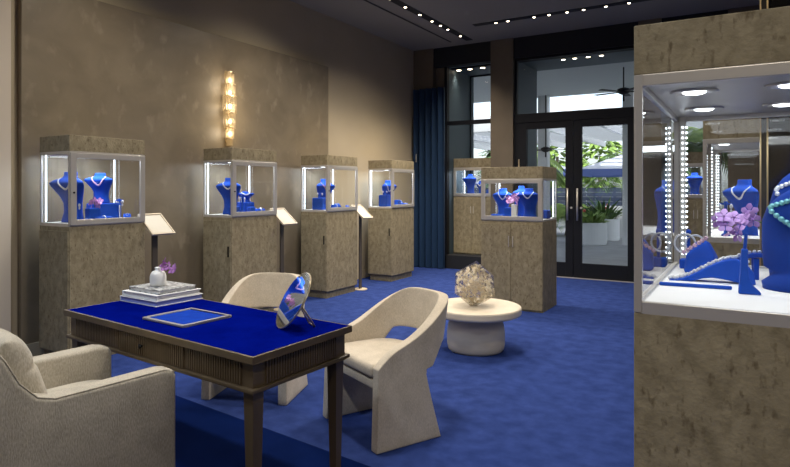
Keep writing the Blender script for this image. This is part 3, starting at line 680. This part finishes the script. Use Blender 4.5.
# ------------------------------------------------------------------ desk
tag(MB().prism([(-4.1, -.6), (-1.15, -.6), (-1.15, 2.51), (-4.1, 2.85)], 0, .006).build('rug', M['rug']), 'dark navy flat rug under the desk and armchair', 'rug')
DR = R(-5.6)
t = empty('writing_desk', (-2.512, 2.195, .0), 'dark wooden writing desk with blue velvet top and fluted apron', 'desk', DR)
DX, DY = .80, .335
sk = Matrix(((1, R(-3.5), 0, 0), (0, 1, 0, 0), (0, 0, 1, 0), (0, 0, 0, 1)))
def dk(mb): return mb.xf(sk)
ZT = .75
top = MB().box(-DX, DX, -DY, -DY+.012, ZT-.032, ZT).box(-DX, DX, DY-.012, DY, ZT-.032, ZT).box(-DX, -DX+.012, -DY+.012, DY-.012, ZT-.032, ZT).box(DX-.012, DX, -DY+.012, DY-.012, ZT-.032, ZT).box(-DX+.012, DX-.012, -DY+.012, DY-.012, ZT-.032, ZT-.008)
dk(top).build('tabletop', M['wood'], t, bevel=.002)
dk(MB().box(-DX+.0125, DX-.0125, -DY+.0125, DY-.0125, ZT-.0075, ZT+.0005)).build('velvet_inlay', M['velvet'], t, bevel=.002)
ax, ay = DX-.028, DY-.028
ap = MB().box(-ax, ax, -ay, -ay+.02, ZT-.140, ZT-.032).box(-ax, ax, ay-.02, ay, ZT-.140, ZT-.032).box(-ax, -ax+.02, -ay+.02, ay-.02, ZT-.140, ZT-.032).box(ax-.02, ax, -ay+.02, ay-.02, ZT-.140, ZT-.032)
def flutes(mb, p0, p1, nrm, skip=lambda u: False, pitch=.0165):
    L_ = math.dist(p0, p1); n_ = int(L_/pitch)
    for i in range(n_):
        u = (i+.5)/n_
        if skip(u): continue
        x = p0[0]+(p1[0]-p0[0])*u; y = p0[1]+(p1[1]-p0[1])*u
        dx, dy = (p1[0]-p0[0])/L_*pitch*.34, (p1[1]-p0[1])/L_*pitch*.34
        mb.prism([(x-dx, y-dy), (x+dx, y+dy), (x+dx*.7+nrm[0]*.009, y+dy*.7+nrm[1]*.009), (x-dx*.7+nrm[0]*.009, y-dy*.7+nrm[1]*.009)][::1], ZT-.136, ZT-.034)
inn = lambda u: u < .045 or u > .955 or .337 < u < .707
flutes(ap, (-ax, -ay), (ax, -ay), (0, -1), inn)
flutes(ap, (-ax, ay), (ax, ay), (0, 1), lambda u: u < .045 or u > .955)
flutes(ap, (ax, -ay), (ax, ay), (1, 0), lambda u: u < .10 or u > .90)
flutes(ap, (-ax, -ay), (-ax, ay), (-1, 0), lambda u: u < .10 or u > .90)
dk(ap).build('apron', M['wood'], t)
mo = MB().box(-DX+.008, DX-.008, -DY+.008, -DY+.05, ZT-.158, ZT-.140).box(-DX+.008, DX-.008, DY-.05, DY-.008, ZT-.158, ZT-.140).box(-DX+.008, -DX+.05, -DY+.05, DY-.05, ZT-.158, ZT-.140).box(DX-.05, DX-.008, -DY+.05, DY-.05, ZT-.158, ZT-.140)
dk(mo).build('apron_moulding', M['wood'], t, bevel=.004)
dr = MB().box(-.25, .32, -ay-.006, -ay, ZT-.134, ZT-.036)
flutes(dr, (-.24, -ay-.006), (.31, -ay-.006), (0, -1))
dr = dk(dr).build('drawer', M['wood'], t)
dk(MB().tube([(-.025, -ay-.006, ZT-.085), (-.025, -ay-.02, ZT-.085), (-.025, -ay-.03, ZT-.085)], [.006, .006, .013], 12)).build('knob', M['knob'], dr, smooth=True)
for sx in (-1, 1):
    for sy in (-1, 1):
        cx, cy = sx*(DX-.062), sy*(DY-.062)
        w0, w1 = .020, .031
        dk(MB().loft([[(cx-w, cy-w, z), (cx+w, cy-w, z), (cx+w, cy+w, z), (cx-w, cy+w, z)] for w, z in ((w0, .006), (w1, ZT-.155), (w1, ZT-.04))])).build('leg', M['wood'], t, bevel=.002)

# books, vase, orchid
def book(cx, cy, z, sx, sy, h, rz, label, cover, block='paper', name='book'):
    t = empty(name, (cx, cy, z), label, 'book', rz)
    c = MB().box(-sx/2, sx/2, -sy/2, sy/2, 0, .004).box(-sx/2, sx/2, -sy/2, sy/2, h-.004, h).box(-sx/2, -sx/2+.004, -sy/2, sy/2, .004, h-.004)
    c.build('cover', M[cover], t, bevel=.001)
    B(-sx/2+.004, sx/2-.008, -sy/2+.006, sy/2-.006, .004, h-.004).build('pages', M[block], t)
    return t
bz = ZT+.001
book(-3.10, 2.42, bz, .36, .33, .032, R(-3), 'bottom white book with periwinkle page edge in the desk stack', 'coverw', 'bluebook')
book(-3.10, 2.42, bz+.0325, .345, .31, .030, R(-3), 'thick white middle book in the stack on the desk', 'coverw')
book(-3.095, 2.425, bz+.063, .30, .26, .024, R(-3), 'grey patterned top book under the white vase', 'coverg')
vz = bz+.0875
vase(-3.100, 2.392, vz, .115, .048, 'small round white bud vase on the stack of books')
orchid(-3.100, 2.392, vz+.10, 'purple orchid sprig leaning out of the white bud vase', 0, 0, [(.040, .01, .050), (.060, .02, .022), (.048, .01, .020), (.115, .03, .014), (.108, .018, .006)], [(0, 0, -.04), (.01, .005, .01), (.03, .01, .035), (.07, .02, .03), (.115, .03, .015)], .030, 'orchid', 21)
# tray
t = empty('display_tray', (-2.542, 2.143, ZT+.001), 'shallow silver rimmed tray lined in bright blue on the desk', 'tray', R(-4))
sx, sy = .170, .152
MB().box(-sx, sx, -sy, -sy+.017, 0, .012).box(-sx, sx, sy-.017, sy, 0, .012).box(-sx, -sx+.017, -sy+.017, sy-.017, 0, .012).box(sx-.017, sx, -sy+.017, sy-.017, 0, .012).build('rim', M['traym'], t, bevel=.003)
B(-sx+.017, sx-.017, -sy+.017, sy-.017, 0, .006).build('lining', M['trayb'], t)
# mirror
t = empty('table_mirror', (-1.975, 2.205, ZT+.001), 'round tilted table mirror on a pale gold easel stand', 'mirror', R(-123+90))
# local: face looks along -y, leaning back (+y) by 26 deg
th = R(30); rr = .150
mt = Matrix.Translation((0, 0, 0)) @ Matrix.Rotation(-th, 4, 'X')
def disc(r, y0, y1, n=48): return MB().loft([[(r*math.cos(2*PI*j/n), yy, rr+.006+r*math.sin(2*PI*j/n)) for j in range(n)] for yy in (y0, y1)])
disc(rr, .0, .007).xf(mt).build('rim', M['brasspale'], t, bevel=.001)
disc(rr-.004, -.0012, -.0002).xf(mt).build('mirror_glass', M['mirror'], t)
hp = mt @ Vector((0, .008, rr*1.15))
for s_ in (-1, 1):
    MB().tube([hp+Vector((s_*.010, 0, 0)), Vector((s_*.045, .175, .004))], .0045, 8).build('easel_leg', M['brasspale'], t, smooth=True)
MB().tube([(-.045, .175, .004), (.045, .175, .004)], .0045, 8).build('easel_bar', M['brasspale'], t, smooth=True)
for k in range(3):
    p = mt @ Vector((.05-.03*k, .010, rr*1.75-.03*k*.2)); MB().ball(tuple(p), .007, 8, 6).build('stud', M['brasspale'], t, smooth=True)

# ------------------------------------------------------------------ barrel chairs
def barrel_chair(loc, rz, label, W=.62):
    t = empty('barrel_chair', loc, label, 'armchair', rz)
    a = W/2-.03
    # plan curve (front right -> back -> front left); +y is the front
    N1, N2 = 7, 18
    pl = [(a, .25-.25*i/N1) for i in range(N1)]
    pl += [(a*math.copysign(abs(math.cos(PI*i/N2))**.75, math.cos(PI*i/N2)), -.30*abs(math.sin(PI*i/N2))**.85) for i in range(N2+1)]
    pl += [(-a, .25*(i+1)/N1) for i in range(N1)]
    n_ = len(pl)
    cum = [0]
    for i in range(1, n_): cum.append(cum[-1]+math.dist(pl[i], pl[i-1]))
    T = cum[-1]
    def sst(x): x = max(0, min(1, x)); return x*x*(3-2*x)
    mb = MB(); NR = 7; grid = []
    for i, (x, y) in enumerate(pl):
        u = abs(2*cum[i]/T-1)            # 0 back .. 1 front
        zt = .565+.22*sst((.80-u)/.60) - .115*(max(0, u-.70)/.30)**2
        zb = .40 + .13*sst((.52-u)/.18)
        row = []
        for k in range(NR+1):
            z = zb+(zt-zb)*k/NR
            lean = 1+.07*max(0, (z-.50))/.3
            f = sst((.9-u)/.9)
            row.append((x*(1+(lean-1)*.6), y*(lean if y < 0 else 1)-.03*f*max(0, z-.5)/.3, z))
        grid.append(row)
    vs = [p for r in grid for p in r]; fs = []
    for i in range(n_-1):
        for k in range(NR):
            q = i*(NR+1)+k; fs.append((q, q+NR+1, q+NR+2, q+1))
    mb.add(vs, fs)
    # leg panels on both sides: shares the band's lower edge
    for side in (0, 1):
        cols = [i for i in range(n_) if abs(2*cum[i]/T-1) > .50]
        cols = [i for i in cols if (cum[i] < T/2) == (side == 0)]
        if side == 1: cols = cols[::-1]
        yr_top = pl[cols[-1]][1]
        rows = []
        for i in cols:
            x0, y0, z0 = grid[i][0]
            row = []
            for k in range(7):
                z = z0*(k/6)
                fl = 1-z/z0
                yr = yr_top - .12*fl**1.1
                yy = .25-(.25-y0)*((.25-yr)/(.25-yr_top)) + .015*fl
                xx = x0 + (math.copysign(a*1.02, x0)-x0)*fl**.8
                row.append((xx, yy, z))
            rows.append(row)
        vs = [p for r in rows for p in r]; fs = []
        for i in range(len(rows)-1):
            for k in range(6):
                q = i*7+k; fs.append((q, q+7, q+8, q+1))
        mb.add(vs, fs)
    mb.build('upholstered_shell', M['linen'], t, smooth=True, solid=.062, bevel=.018, segs=2, sub=1)
    # seat
    def plan(s_, front):
        P = [(-a*s_, front), (a*s_, front)]
        for i in range(0, 13):
            ang = PI*i/12; P.append((a*s_*math.copysign(abs(math.cos(ang))**.75, math.cos(ang)), -.24*math.sin(ang)**.85*s_))
        return P
    def slab(z0, z1, s_, front, crown=0, name='seat', bev=.02):
        P = plan(s_, front)
        m_ = MB().prism(P, z0, z1)
        m_.build(name, M['linen'], t, bevel=bev, segs=4, smooth=True)
    slab(.325, .385, .90, .245, name='seat_frame', bev=.015)
    slab(.387, .465, .90, .262, name='seat_cushion', bev=.028)
    return t
barrel_chair((-1.90, 3.09, 0), R(154), 'cream barrel armchair at the right end of the desk, its side turned to view', W=.64)
barrel_chair((-3.0, 3.16, 0), R(200), 'cream barrel armchair behind the desk, half hidden by it and the mirror', W=.60)

# ------------------------------------------------------------------ club armchair (foreground left)
t = empty('club_armchair', (-2.575, 1.367, .0), 'oat linen armchair with loose pillow in the lower left foreground', 'armchair', R(-8))
# side profile in (y, z): front +y
def arm_profile():
    P = [(.46, .07), (.46, .61), (.445, .640), (.40, .648), (.10, .645), (-.04, .645), (-.10, .665), (-.16, .73), (-.205, .82), (-.235, .865), (-.28, .875), (-.31, .85), (-.33, .07)]
    return P
P = arm_profile()
for sx in (-1, 1):
    x0, x1 = (sx*.34, sx*.245)
    m_ = MB().loft([[(x0, y, z) for y, z in P], [(x1, y, z) for y, z in P]])
    m_.build('arm', M['linen2'], t, bevel=.018, segs=4, smooth=True)
    pts = [(sx*.338, y, z) for y, z in P[1:10]]
    MB().tube([(sx*.333, y, z+.0) for y, z in ((.452, .625), (.40, .645), (.10, .642), (-.04, .642), (-.10, .662), (-.16, .727), (-.205, .817), (-.235, .862))], .0035, 6).build('piping', M['linen2'], t, smooth=True)
bk = MB().loft([[(x, -.33, .07), (x, -.325, .83), (x, -.29, .87), (x, -.24, .84), (x, -.17, .45), (x, -.17, .07)] for x in (-.246, .246)])
bk.build('backrest', M['linen2'], t, bevel=.02, segs=4, smooth=True)
MB().box(-.244, .244, -.169, .43, .10, .32).build('seat_frame', M['linen2'], t, bevel=.015, segs=3, smooth=True)
def pillow(sx, sy, th, nx=12, ny=12, seams=False):
    top, bot = [], []
    if seams: nx = ny = 36
    for i in range(nx+1):
        for j in range(ny+1):
            u, v = -1+2*i/nx, -1+2*j/ny
            k = (1-u**4)*(1-v**4)
            h = th*(k**.45)
            if seams: h -= .014*max(math.exp(-((abs(u)-.38)/.05)**2), math.exp(-((abs(v)-.38)/.05)**2))*min(1, k*3)
            px = u*sx*(1-.04*v*v); py = v*sy*(1-.04*u*u)
            top.append((px, py, h)); bot.append((px, py, -h))
    fs = []
    for i in range(nx):
        for j in range(ny):
            a_ = i*(ny+1)+j; fs.append((a_, a_+ny+1, a_+ny+2, a_+1))
    n_ = len(top)
    return MB().add(top+bot, fs+[tuple(q+n_ for q in reversed(f)) for f in fs])
pillow(.24, .30, .125).xf(Matrix.Translation((0, .14, .42))).build('seat_cushion', M['linen2'], t, smooth=True, sub=1)
pm = Matrix.Translation((0, -.098, .64)) @ Matrix.Rotation(R(108), 4, 'X')
pb = pillow(.245, .25, .095, seams=True).xf(pm).build('back_pillow', M['linen2'], t, smooth=True, sub=1)
for sx in (-1, 1):
    for sy in (-1, 1):
        MB().box(sx*.29-.02, sx*.29+.02, sy*.36+.04-.02, sy*.36+.04+.02, .006, .075).build('leg', M['wood'], t)

# ------------------------------------------------------------------ pedestal table + crystal cube
t = empty('pedestal_table', (-2.10, 4.95, 0), 'round cream pedestal table with thick top on the blue carpet', 'table')
MB().lathe([(.235, 0), (.247, .015), (.256, .06), (.256, .16), (.245, .23), (.215, .285), (.185, .310), (.18, .318)], 56).build('base', M['plinth'], t, smooth=True)
MB().lathe([(.385, .318), (.397, .328), (.400, .34), (.400, .375), (.396, .386), (.388, .390)], 64).build('tabletop', M['plinth'], t, bevel=.002, smooth=False)
s_ = .245
q = Vector((1, 1, 1)).normalized().rotation_difference(Vector((0, 0, 1))).to_matrix().to_4x4()
vu = q @ Vector((1, 1, -1))
tw = Matrix.Rotation(R(5), 4, 'Y') @ Matrix.Rotation(math.atan2(-4.93, 2.08)-math.atan2(vu.y, vu.x)+R(4), 4, 'Z')
import bmesh
me = bpy.data.meshes.new('crystal_cube'); bm = bmesh.new(); bmesh.ops.create_cube(bm, size=s_)
mt = tw @ q
bmesh.ops.transform(bm, matrix=mt, verts=bm.verts)
zl = min(v.co.z for v in bm.verts)
r_ = bmesh.ops.bisect_plane(bm, geom=bm.verts[:]+bm.edges[:]+bm.faces[:], plane_co=(0, 0, zl+.022), plane_no=(0, 0, -1), clear_outer=True)
bmesh.ops.contextual_create(bm, geom=[e for e in r_['geom_cut'] if isinstance(e, bmesh.types.BMEdge)])
zl = min(v.co.z for v in bm.verts)
bmesh.ops.translate(bm, verts=bm.verts, vec=(0, 0, -zl)); bmesh.ops.recalc_face_normals(bm, faces=bm.faces); bm.to_mesh(me); bm.free()
me.materials.append(M['cube'])
cube = bpy.data.objects.new('crystal_cube', me); COL.objects.link(cube); cube.location = (-2.10, 4.92, .391)
tag(cube, 'clear crystal cube with gold flakes balanced on a corner on the round table', 'crystal cube')
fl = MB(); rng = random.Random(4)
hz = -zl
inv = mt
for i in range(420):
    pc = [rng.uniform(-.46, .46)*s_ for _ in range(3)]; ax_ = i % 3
    flat = i % 5 < 3  # flakes laid just under the faces imitate bright facet reflections
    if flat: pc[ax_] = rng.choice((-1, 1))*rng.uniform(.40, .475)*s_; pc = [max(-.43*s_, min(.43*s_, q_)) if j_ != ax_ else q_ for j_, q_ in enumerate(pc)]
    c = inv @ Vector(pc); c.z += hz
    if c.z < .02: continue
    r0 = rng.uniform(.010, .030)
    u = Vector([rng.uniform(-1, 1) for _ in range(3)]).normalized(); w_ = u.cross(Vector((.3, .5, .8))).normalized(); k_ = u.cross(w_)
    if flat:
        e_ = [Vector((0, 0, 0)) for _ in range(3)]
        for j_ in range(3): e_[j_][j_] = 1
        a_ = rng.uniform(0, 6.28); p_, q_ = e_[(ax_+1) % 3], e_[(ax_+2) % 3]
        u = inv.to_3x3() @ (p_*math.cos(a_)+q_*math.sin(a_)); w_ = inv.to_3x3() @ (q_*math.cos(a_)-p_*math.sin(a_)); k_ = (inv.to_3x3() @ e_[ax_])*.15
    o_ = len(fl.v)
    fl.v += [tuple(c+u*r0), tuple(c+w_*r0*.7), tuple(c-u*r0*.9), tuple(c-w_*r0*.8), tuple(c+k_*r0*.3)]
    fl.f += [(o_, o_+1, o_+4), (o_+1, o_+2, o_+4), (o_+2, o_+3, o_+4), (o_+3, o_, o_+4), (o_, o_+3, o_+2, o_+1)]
fl = fl.build('gold_flakes_and_glints', M['flake'], cube); fl['kind'] = 'stuff'

# ------------------------------------------------------------------ terrace outside
struct(B(-14, 8, YB, 40, -.14, -.02).build('terrace_floor', M['paving']))
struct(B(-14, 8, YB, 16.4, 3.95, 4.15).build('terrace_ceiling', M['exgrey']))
for i, (x, y, lb) in enumerate(((-4.86, 16.2, 'white terrace column seen through the left door leaf'), (-2.66, 16.2, 'white terrace column at the right edge of the right door leaf'))):
    tag(B(-.13, .13, -.13, .13, 0, 3.97).build('terrace_column', M['exwhite'], None, (x, y, -.02)), lb, 'column')
# white parapet and fence
tag(B(-.9, .9, -.08, .08, 0, .92).build('low_wall', M['exwhite'], None, (-3.0, 18.6, -.02)), 'low white wall on the terrace beyond the planters', 'low wall')
t = empty('slatted_fence', (-8, 26.9, -.02), 'dark slatted fence behind the terrace umbrellas', 'fence')
for k in range(7): B(-7, 7, -.02, .02, .08+k*.2, .265+k*.2).build('fence_board', M['exnavy'], t)
for k in range(8): B(-7+k*2-.05, -7+k*2+.05, .02, .1, 0, 1.5).build('fence_post', M['exnavy'], t)
def leafcard(mb, base, d, L_, w_, droop, rng):
    """a folded blade"""
    d = Vector(d).normalized(); s_ = d.cross(Vector((0, 0, 1)))
    s_ = s_.normalized() if s_.length > .05 else Vector((1, 0, 0))
    pts = []; n_ = 4
    for i in range(n_+1):
        u = i/n_; p = Vector(base)+d*L_*u+Vector((0, 0, -droop*u*u*L_)); ww = w_*math.sin(PI*min(.95, u*.85+.12))
        pts.append((p-s_*ww, p+Vector((0, 0, ww*.3)), p+s_*ww))
    o_ = len(mb.v)
    for a_ in pts: mb.v += [tuple(q) for q in a_]
    for i in range(n_):
        for k in range(2):
            q = o_+i*3+k; mb.f.append((q, q+1, q+4, q+3))
def planter(x, y, r, h, label, seed, mat, l0=.25, l1=.60, lw=.045):
    t = empty('planter', (x, y, -.02), label, 'planter')
    MB().lathe([(r*.96, 0), (r, .03), (r, h-.02), (r*.98, h), (r*.90, h), (r*.88, h-.06)], 36).build('pot', M['pot'], t, smooth=False)
    rng = random.Random(seed); f = MB()
    for k in range(120):
        a_ = rng.uniform(0, 2*PI); q = rng.uniform(0, .85)*r
        leafcard(f, (q*math.cos(a_), q*math.sin(a_), h-.05), (math.cos(a_)*rng.uniform(.2, 1.1), math.sin(a_)*rng.uniform(.2, 1.1), rng.uniform(.4, 1.2)), rng.uniform(l0, l1), lw, .3, rng)
    g = f.build('foliage', M[mat], t); g['kind'] = 'stuff'
    for k in range(2):
        MB().ball((rng.uniform(-.2, .2), -r*.3, h+.30+.08*k), .04, 8, 6).build('flower', M['redflower'], t, smooth=True)
planter(-3.56, 15.9, .42, .57, 'front white round planter with leafy plants on the terrace', 2, 'leafb')
planter(-3.50, 17.4, .40, .60, 'rear white round planter just behind the front one', 3, 'leaf', .5, 1.15, .035)
planter(-5.15, 15.3, .40, .57, 'white round planter seen through the left door leaf', 8, 'leaf')
def umbrella(x, y, label, w, z0, z1):
    t = empty('terrace_umbrella', (x, y, -.02), label, 'umbrella', R(4))
    MB().loft([[(-w, -w, z0), (w, -w, z0), (w, w, z0), (-w, w, z0)], [(-.04, -.04, z1), (.04, -.04, z1), (.04, .04, z1), (-.04, .04, z1)]], True, False).build('canopy', M['canvas'], t, solid=.01)
    v = MB()
    for a_, b_ in (((-w, -w), (w, -w)), ((w, -w), (w, w)), ((w, w), (-w, w)), ((-w, w), (-w, -w))):
        v.add([(*a_, z0-.20), (*b_, z0-.20), (*b_, z0), (*a_, z0)], [(0, 1, 2, 3)])
    v.build('valance', M['bluetrim'], t, solid=.008)
    MB().cyl((0, 0), .03, 0, z1, 12).build('pole', M['exwhite'], t)
    MB().cyl((0, 0), .3, 0, .06, 20).build('base', M['exnavy'], t)
umbrella(-3.15, 19.6, 'white terrace umbrella with blue valance behind the right door leaf', 1.35, 2.02, 2.55)
umbrella(-6.6, 20.6, 'white terrace umbrella with blue valance behind the left door leaf', 1.3, 2.08, 2.6)
# ceiling fan
def fan(x, y, z, top, label):
    t = empty('ceiling_fan', (x, y, top), label, 'ceiling fan', R(20))
    MB().cyl((0, 0), .014, z-top, 0, 10).build('downrod', M['dark'], t)
    MB().lathe([(.05, z-top-.14), (.12, z-top-.10), (.13, z-top-.03), (.05, z-top)], 20).build('motor', M['dark'], t, smooth=True)
    for k in range(5):
        a_ = 2*PI*k/5
        MB().prism([(.10, -.05), (.62, -.07), (.64, .06), (.10, .04)], z-top-.09, z-top-.078).xf(Matrix.Rotation(a_, 4, 'Z')).build('blade', M['dark'], t)
    MB().cyl((0, 0), .02, z-top-.28, z-top-.14, 10).build('light_stem', M['dark'], t)
fan(-2.25, 13.1, 3.52, 3.95, 'dark ceiling fan under the terrace roof above the right door')
fan(-4.75, 16.0, 2.55, 3.95, 'dark ceiling fan low behind the left door leaf')
# far pergola roof
t = empty('pergola', (-4.5, 22, -.02), 'pale pergola roof with rafters beyond the umbrellas', 'pergola')
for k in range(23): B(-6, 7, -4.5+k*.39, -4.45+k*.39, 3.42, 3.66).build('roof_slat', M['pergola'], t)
for k in range(8): B(-6+k*1.7, -6+k*1.7+.12, -4.6, 4.5, 3.22, 3.42).build('rafter', M['exwhite'], t)
B(-6, 7, -4.72, -4.6, 3.2, 3.68).build('fascia', M['exwhite'], t)
for k in (-5.9, 6.4): B(k-.1, k+.1, -4.4, -4.2, 0, 3.42).build('post', M['exwhite'], t)
# palms and background trees
def palm(x, y, h, label, seed, nf=16, L_=1.7, mat='leaf'):
    rng = random.Random(seed)
    t = empty('palm_tree', (x, y, -.02), label, 'palm tree')
    MB().tube([(0, 0, 0), (.04, 0, h*.5), (.0, .05, h)], [.13, .10, .08], 10).build('trunk', M['bark'], t, smooth=True)
    for k in range(nf):
        a_ = 2*PI*k/nf+rng.uniform(-.2, .2); el = rng.uniform(.1, 1.1)
        f = MB(); pts = []
        for i in range(13):
            u = i/12; rr_ = L_*u*math.cos(el*.6)
            pts.append(Vector((rr_*math.cos(a_), .05+rr_*math.sin(a_), h+L_*(math.sin(el)*u-.95*u*u))))
        f.tube(pts, .012, 5)
        for i in range(2, 13):
            for sgn in (-1, 1):
                dd = (pts[i]-pts[i-1]).normalized(); sd = dd.cross(Vector((0, 0, 1))).normalized()*sgn
                for e_ in (0, .5):
                    leafcard(f, pts[i-1].lerp(pts[i], e_), dd*.55+sd*.8+Vector((0, 0, -.15)), .42*(1.1-abs(i/12-.5)), .018, .35, rng)
        f.build('frond', M[mat], t)
palm(-3.75, 22.7, 2.4, 'palm tree with arching fronds behind the right door leaf', 5, 15, 1.5, 'leaf')
palm(-4.75, 18.4, .8, 'low palm with bright fronds behind the front planter', 9, 16, .9, 'leafb')
palm(-5.75, 18.1, 2.3, 'bright palm seen through the left door leaf', 12, 14, 1.0, 'leafb')
palm(-1.0, 14.2, 2.3, 'palm fronds seen through the glass of the right showcases', 14, 16, 1.1, 'leaf')
palm(-.9, 17.2, 2.8, 'second palm behind the one seen through the right showcases', 15, 16, 1.3, 'leafb')
def bush(x, y, h, r, label, seed, mat):
    rng = random.Random(seed); f = MB()
    t = empty('tree', (x, y, -.02), label, 'tree')
    for k in range(420):
        a_ = rng.uniform(0, 2*PI); b_ = math.acos(rng.uniform(-1, 1)); q = rng.uniform(.6, 1)
        p = (r*q*math.sin(b_)*math.cos(a_), r*q*math.sin(b_)*math.sin(a_), h*.62+h*.38*q*math.cos(b_))
        leafcard(f, p, (math.cos(a_), math.sin(a_), rng.uniform(-.5, .6)), rng.uniform(.35, .7), .13, .3, rng)
    g = f.build('foliage', M[mat], t); g['kind'] = 'stuff'
    MB().tube([(0, 0, 0), (.05, 0, h*.7)], [.12, .07], 8).build('trunk', M['bark'], t)
for i, (x, y, h, r, lb, mt_) in enumerate(((-12.2, 33.0, 4.4, 1.3, 'leafy tree beyond the fence, behind the central showcase', 'leafd'), (-8.25, 29.6, 4.3, 1.25, 'bright leafy tree beyond the fence behind the left door leaf', 'leafb'),
        (-7.1, 34, 4.6, 1.3, 'leafy tree beyond the fence behind the arching palm', 'leafb'), (-3.6, 30.5, 3.6, 1.25, 'leafy tree beyond the fence at the right of the doors', 'leafd'),
        (2.2, 31, 4.4, 1.5, 'leafy tree seen through the window right of the doors', 'leaf'), (-12.2, 24.4, 3.1, 1.3, 'leafy tree seen through the left display window', 'leafd'))):
    bush(x, y, h, r, lb, 30+i, mt_)

# ------------------------------------------------------------------ lights
def area(name, loc, sx, sy, w, col, rot=(0, 0, 0)):
    l = bpy.data.lights.new(name, 'AREA'); l.shape = 'RECTANGLE'; l.size = sx; l.size_y = sy; l.energy = w; l.color = col
    o = bpy.data.objects.new(name, l); COL.objects.link(o); o.location = loc; o.rotation_euler = rot
    return o
warm = (1, .90, .76)
cool = (.82, .90, 1)
for x, y, w, c in ((-4.0, .9, 150, (.70, .83, 1)), (-4.1, 3.2, 170, warm), (-4.1, 5.4, 170, warm), (-2.0, .5, 200, cool), (-2.0, 3.0, 270, warm), (-2.0, 5.2, 300, warm), (.2, -.6, 330, warm), (.3, 3.4, 130, warm), (-1.2, 7.2, 190, warm), (-3.4, 7.4, 380, warm)):  # added fill spots without fixtures; cool ones stand in for daylight on showcase sides
    l = bpy.data.lights.new('ceiling_fill', 'SPOT'); l.energy = w; l.color = c; l.spot_size = R(150); l.spot_blend = 1; l.shadow_soft_size = .16
    o = bpy.data.objects.new('ceiling_fill', l); COL.objects.link(o); o.location = (x, y, CEIL-.05)
sun = bpy.data.lights.new('sun', 'SUN'); sun.energy = 4.2; sun.angle = R(2); sun.color = (1, .96, .9)
so = bpy.data.objects.new('sun', sun); COL.objects.link(so); so.rotation_euler = (R(30), R(14), 0)
wd = bpy.data.worlds.new('World'); S.world = wd; wd.use_nodes = True
n = wd.node_tree; bg = n.nodes['Background']
sky = n.nodes.new('ShaderNodeTexSky')
sky.sky_type = 'HOSEK_WILKIE' if False else 'NISHITA'
sky.sun_disc = False; sky.sun_elevation = R(48); sky.sun_rotation = R(150); sky.air_density = 1.0; sky.dust_density = 3.0
hs = n.nodes.new('ShaderNodeHueSaturation'); hs.inputs['Saturation'].default_value = .45
n.links.new(sky.outputs[0], hs.inputs['Color']); n.links.new(hs.outputs[0], bg.inputs['Color'])
bg.inputs['Strength'].default_value = .45

# ------------------------------------------------------------------ camera
cd = bpy.data.cameras.new('camera'); cam = bpy.data.objects.new('camera', cd); COL.objects.link(cam)
cd.sensor_fit = 'HORIZONTAL'; cd.sensor_width = 36; cd.lens = 597/790*36
cd.shift_x = 0; cd.shift_y = -(233.5-188)/790
cam.location = (0, 0, H); cam.rotation_euler = (R(90), 0, R(30.7)); cd.clip_start = .05
S.camera = cam
S.view_settings.view_transform = 'Standard'; S.view_settings.look = 'None'; S.view_settings.exposure = 0; S.view_settings.gamma = 1
S.view_settings.use_curve_mapping = False
S.cycles.max_bounces = 8; S.cycles.transparent_max_bounces = 40; S.cycles.glossy_bounces = 5; S.cycles.transmission_bounces = 8; S.cycles.diffuse_bounces = 4
S.cycles.caustics_reflective = False; S.cycles.caustics_refractive = False
S.cycles.sample_clamp_indirect = 4
S.cycles.use_denoising = True
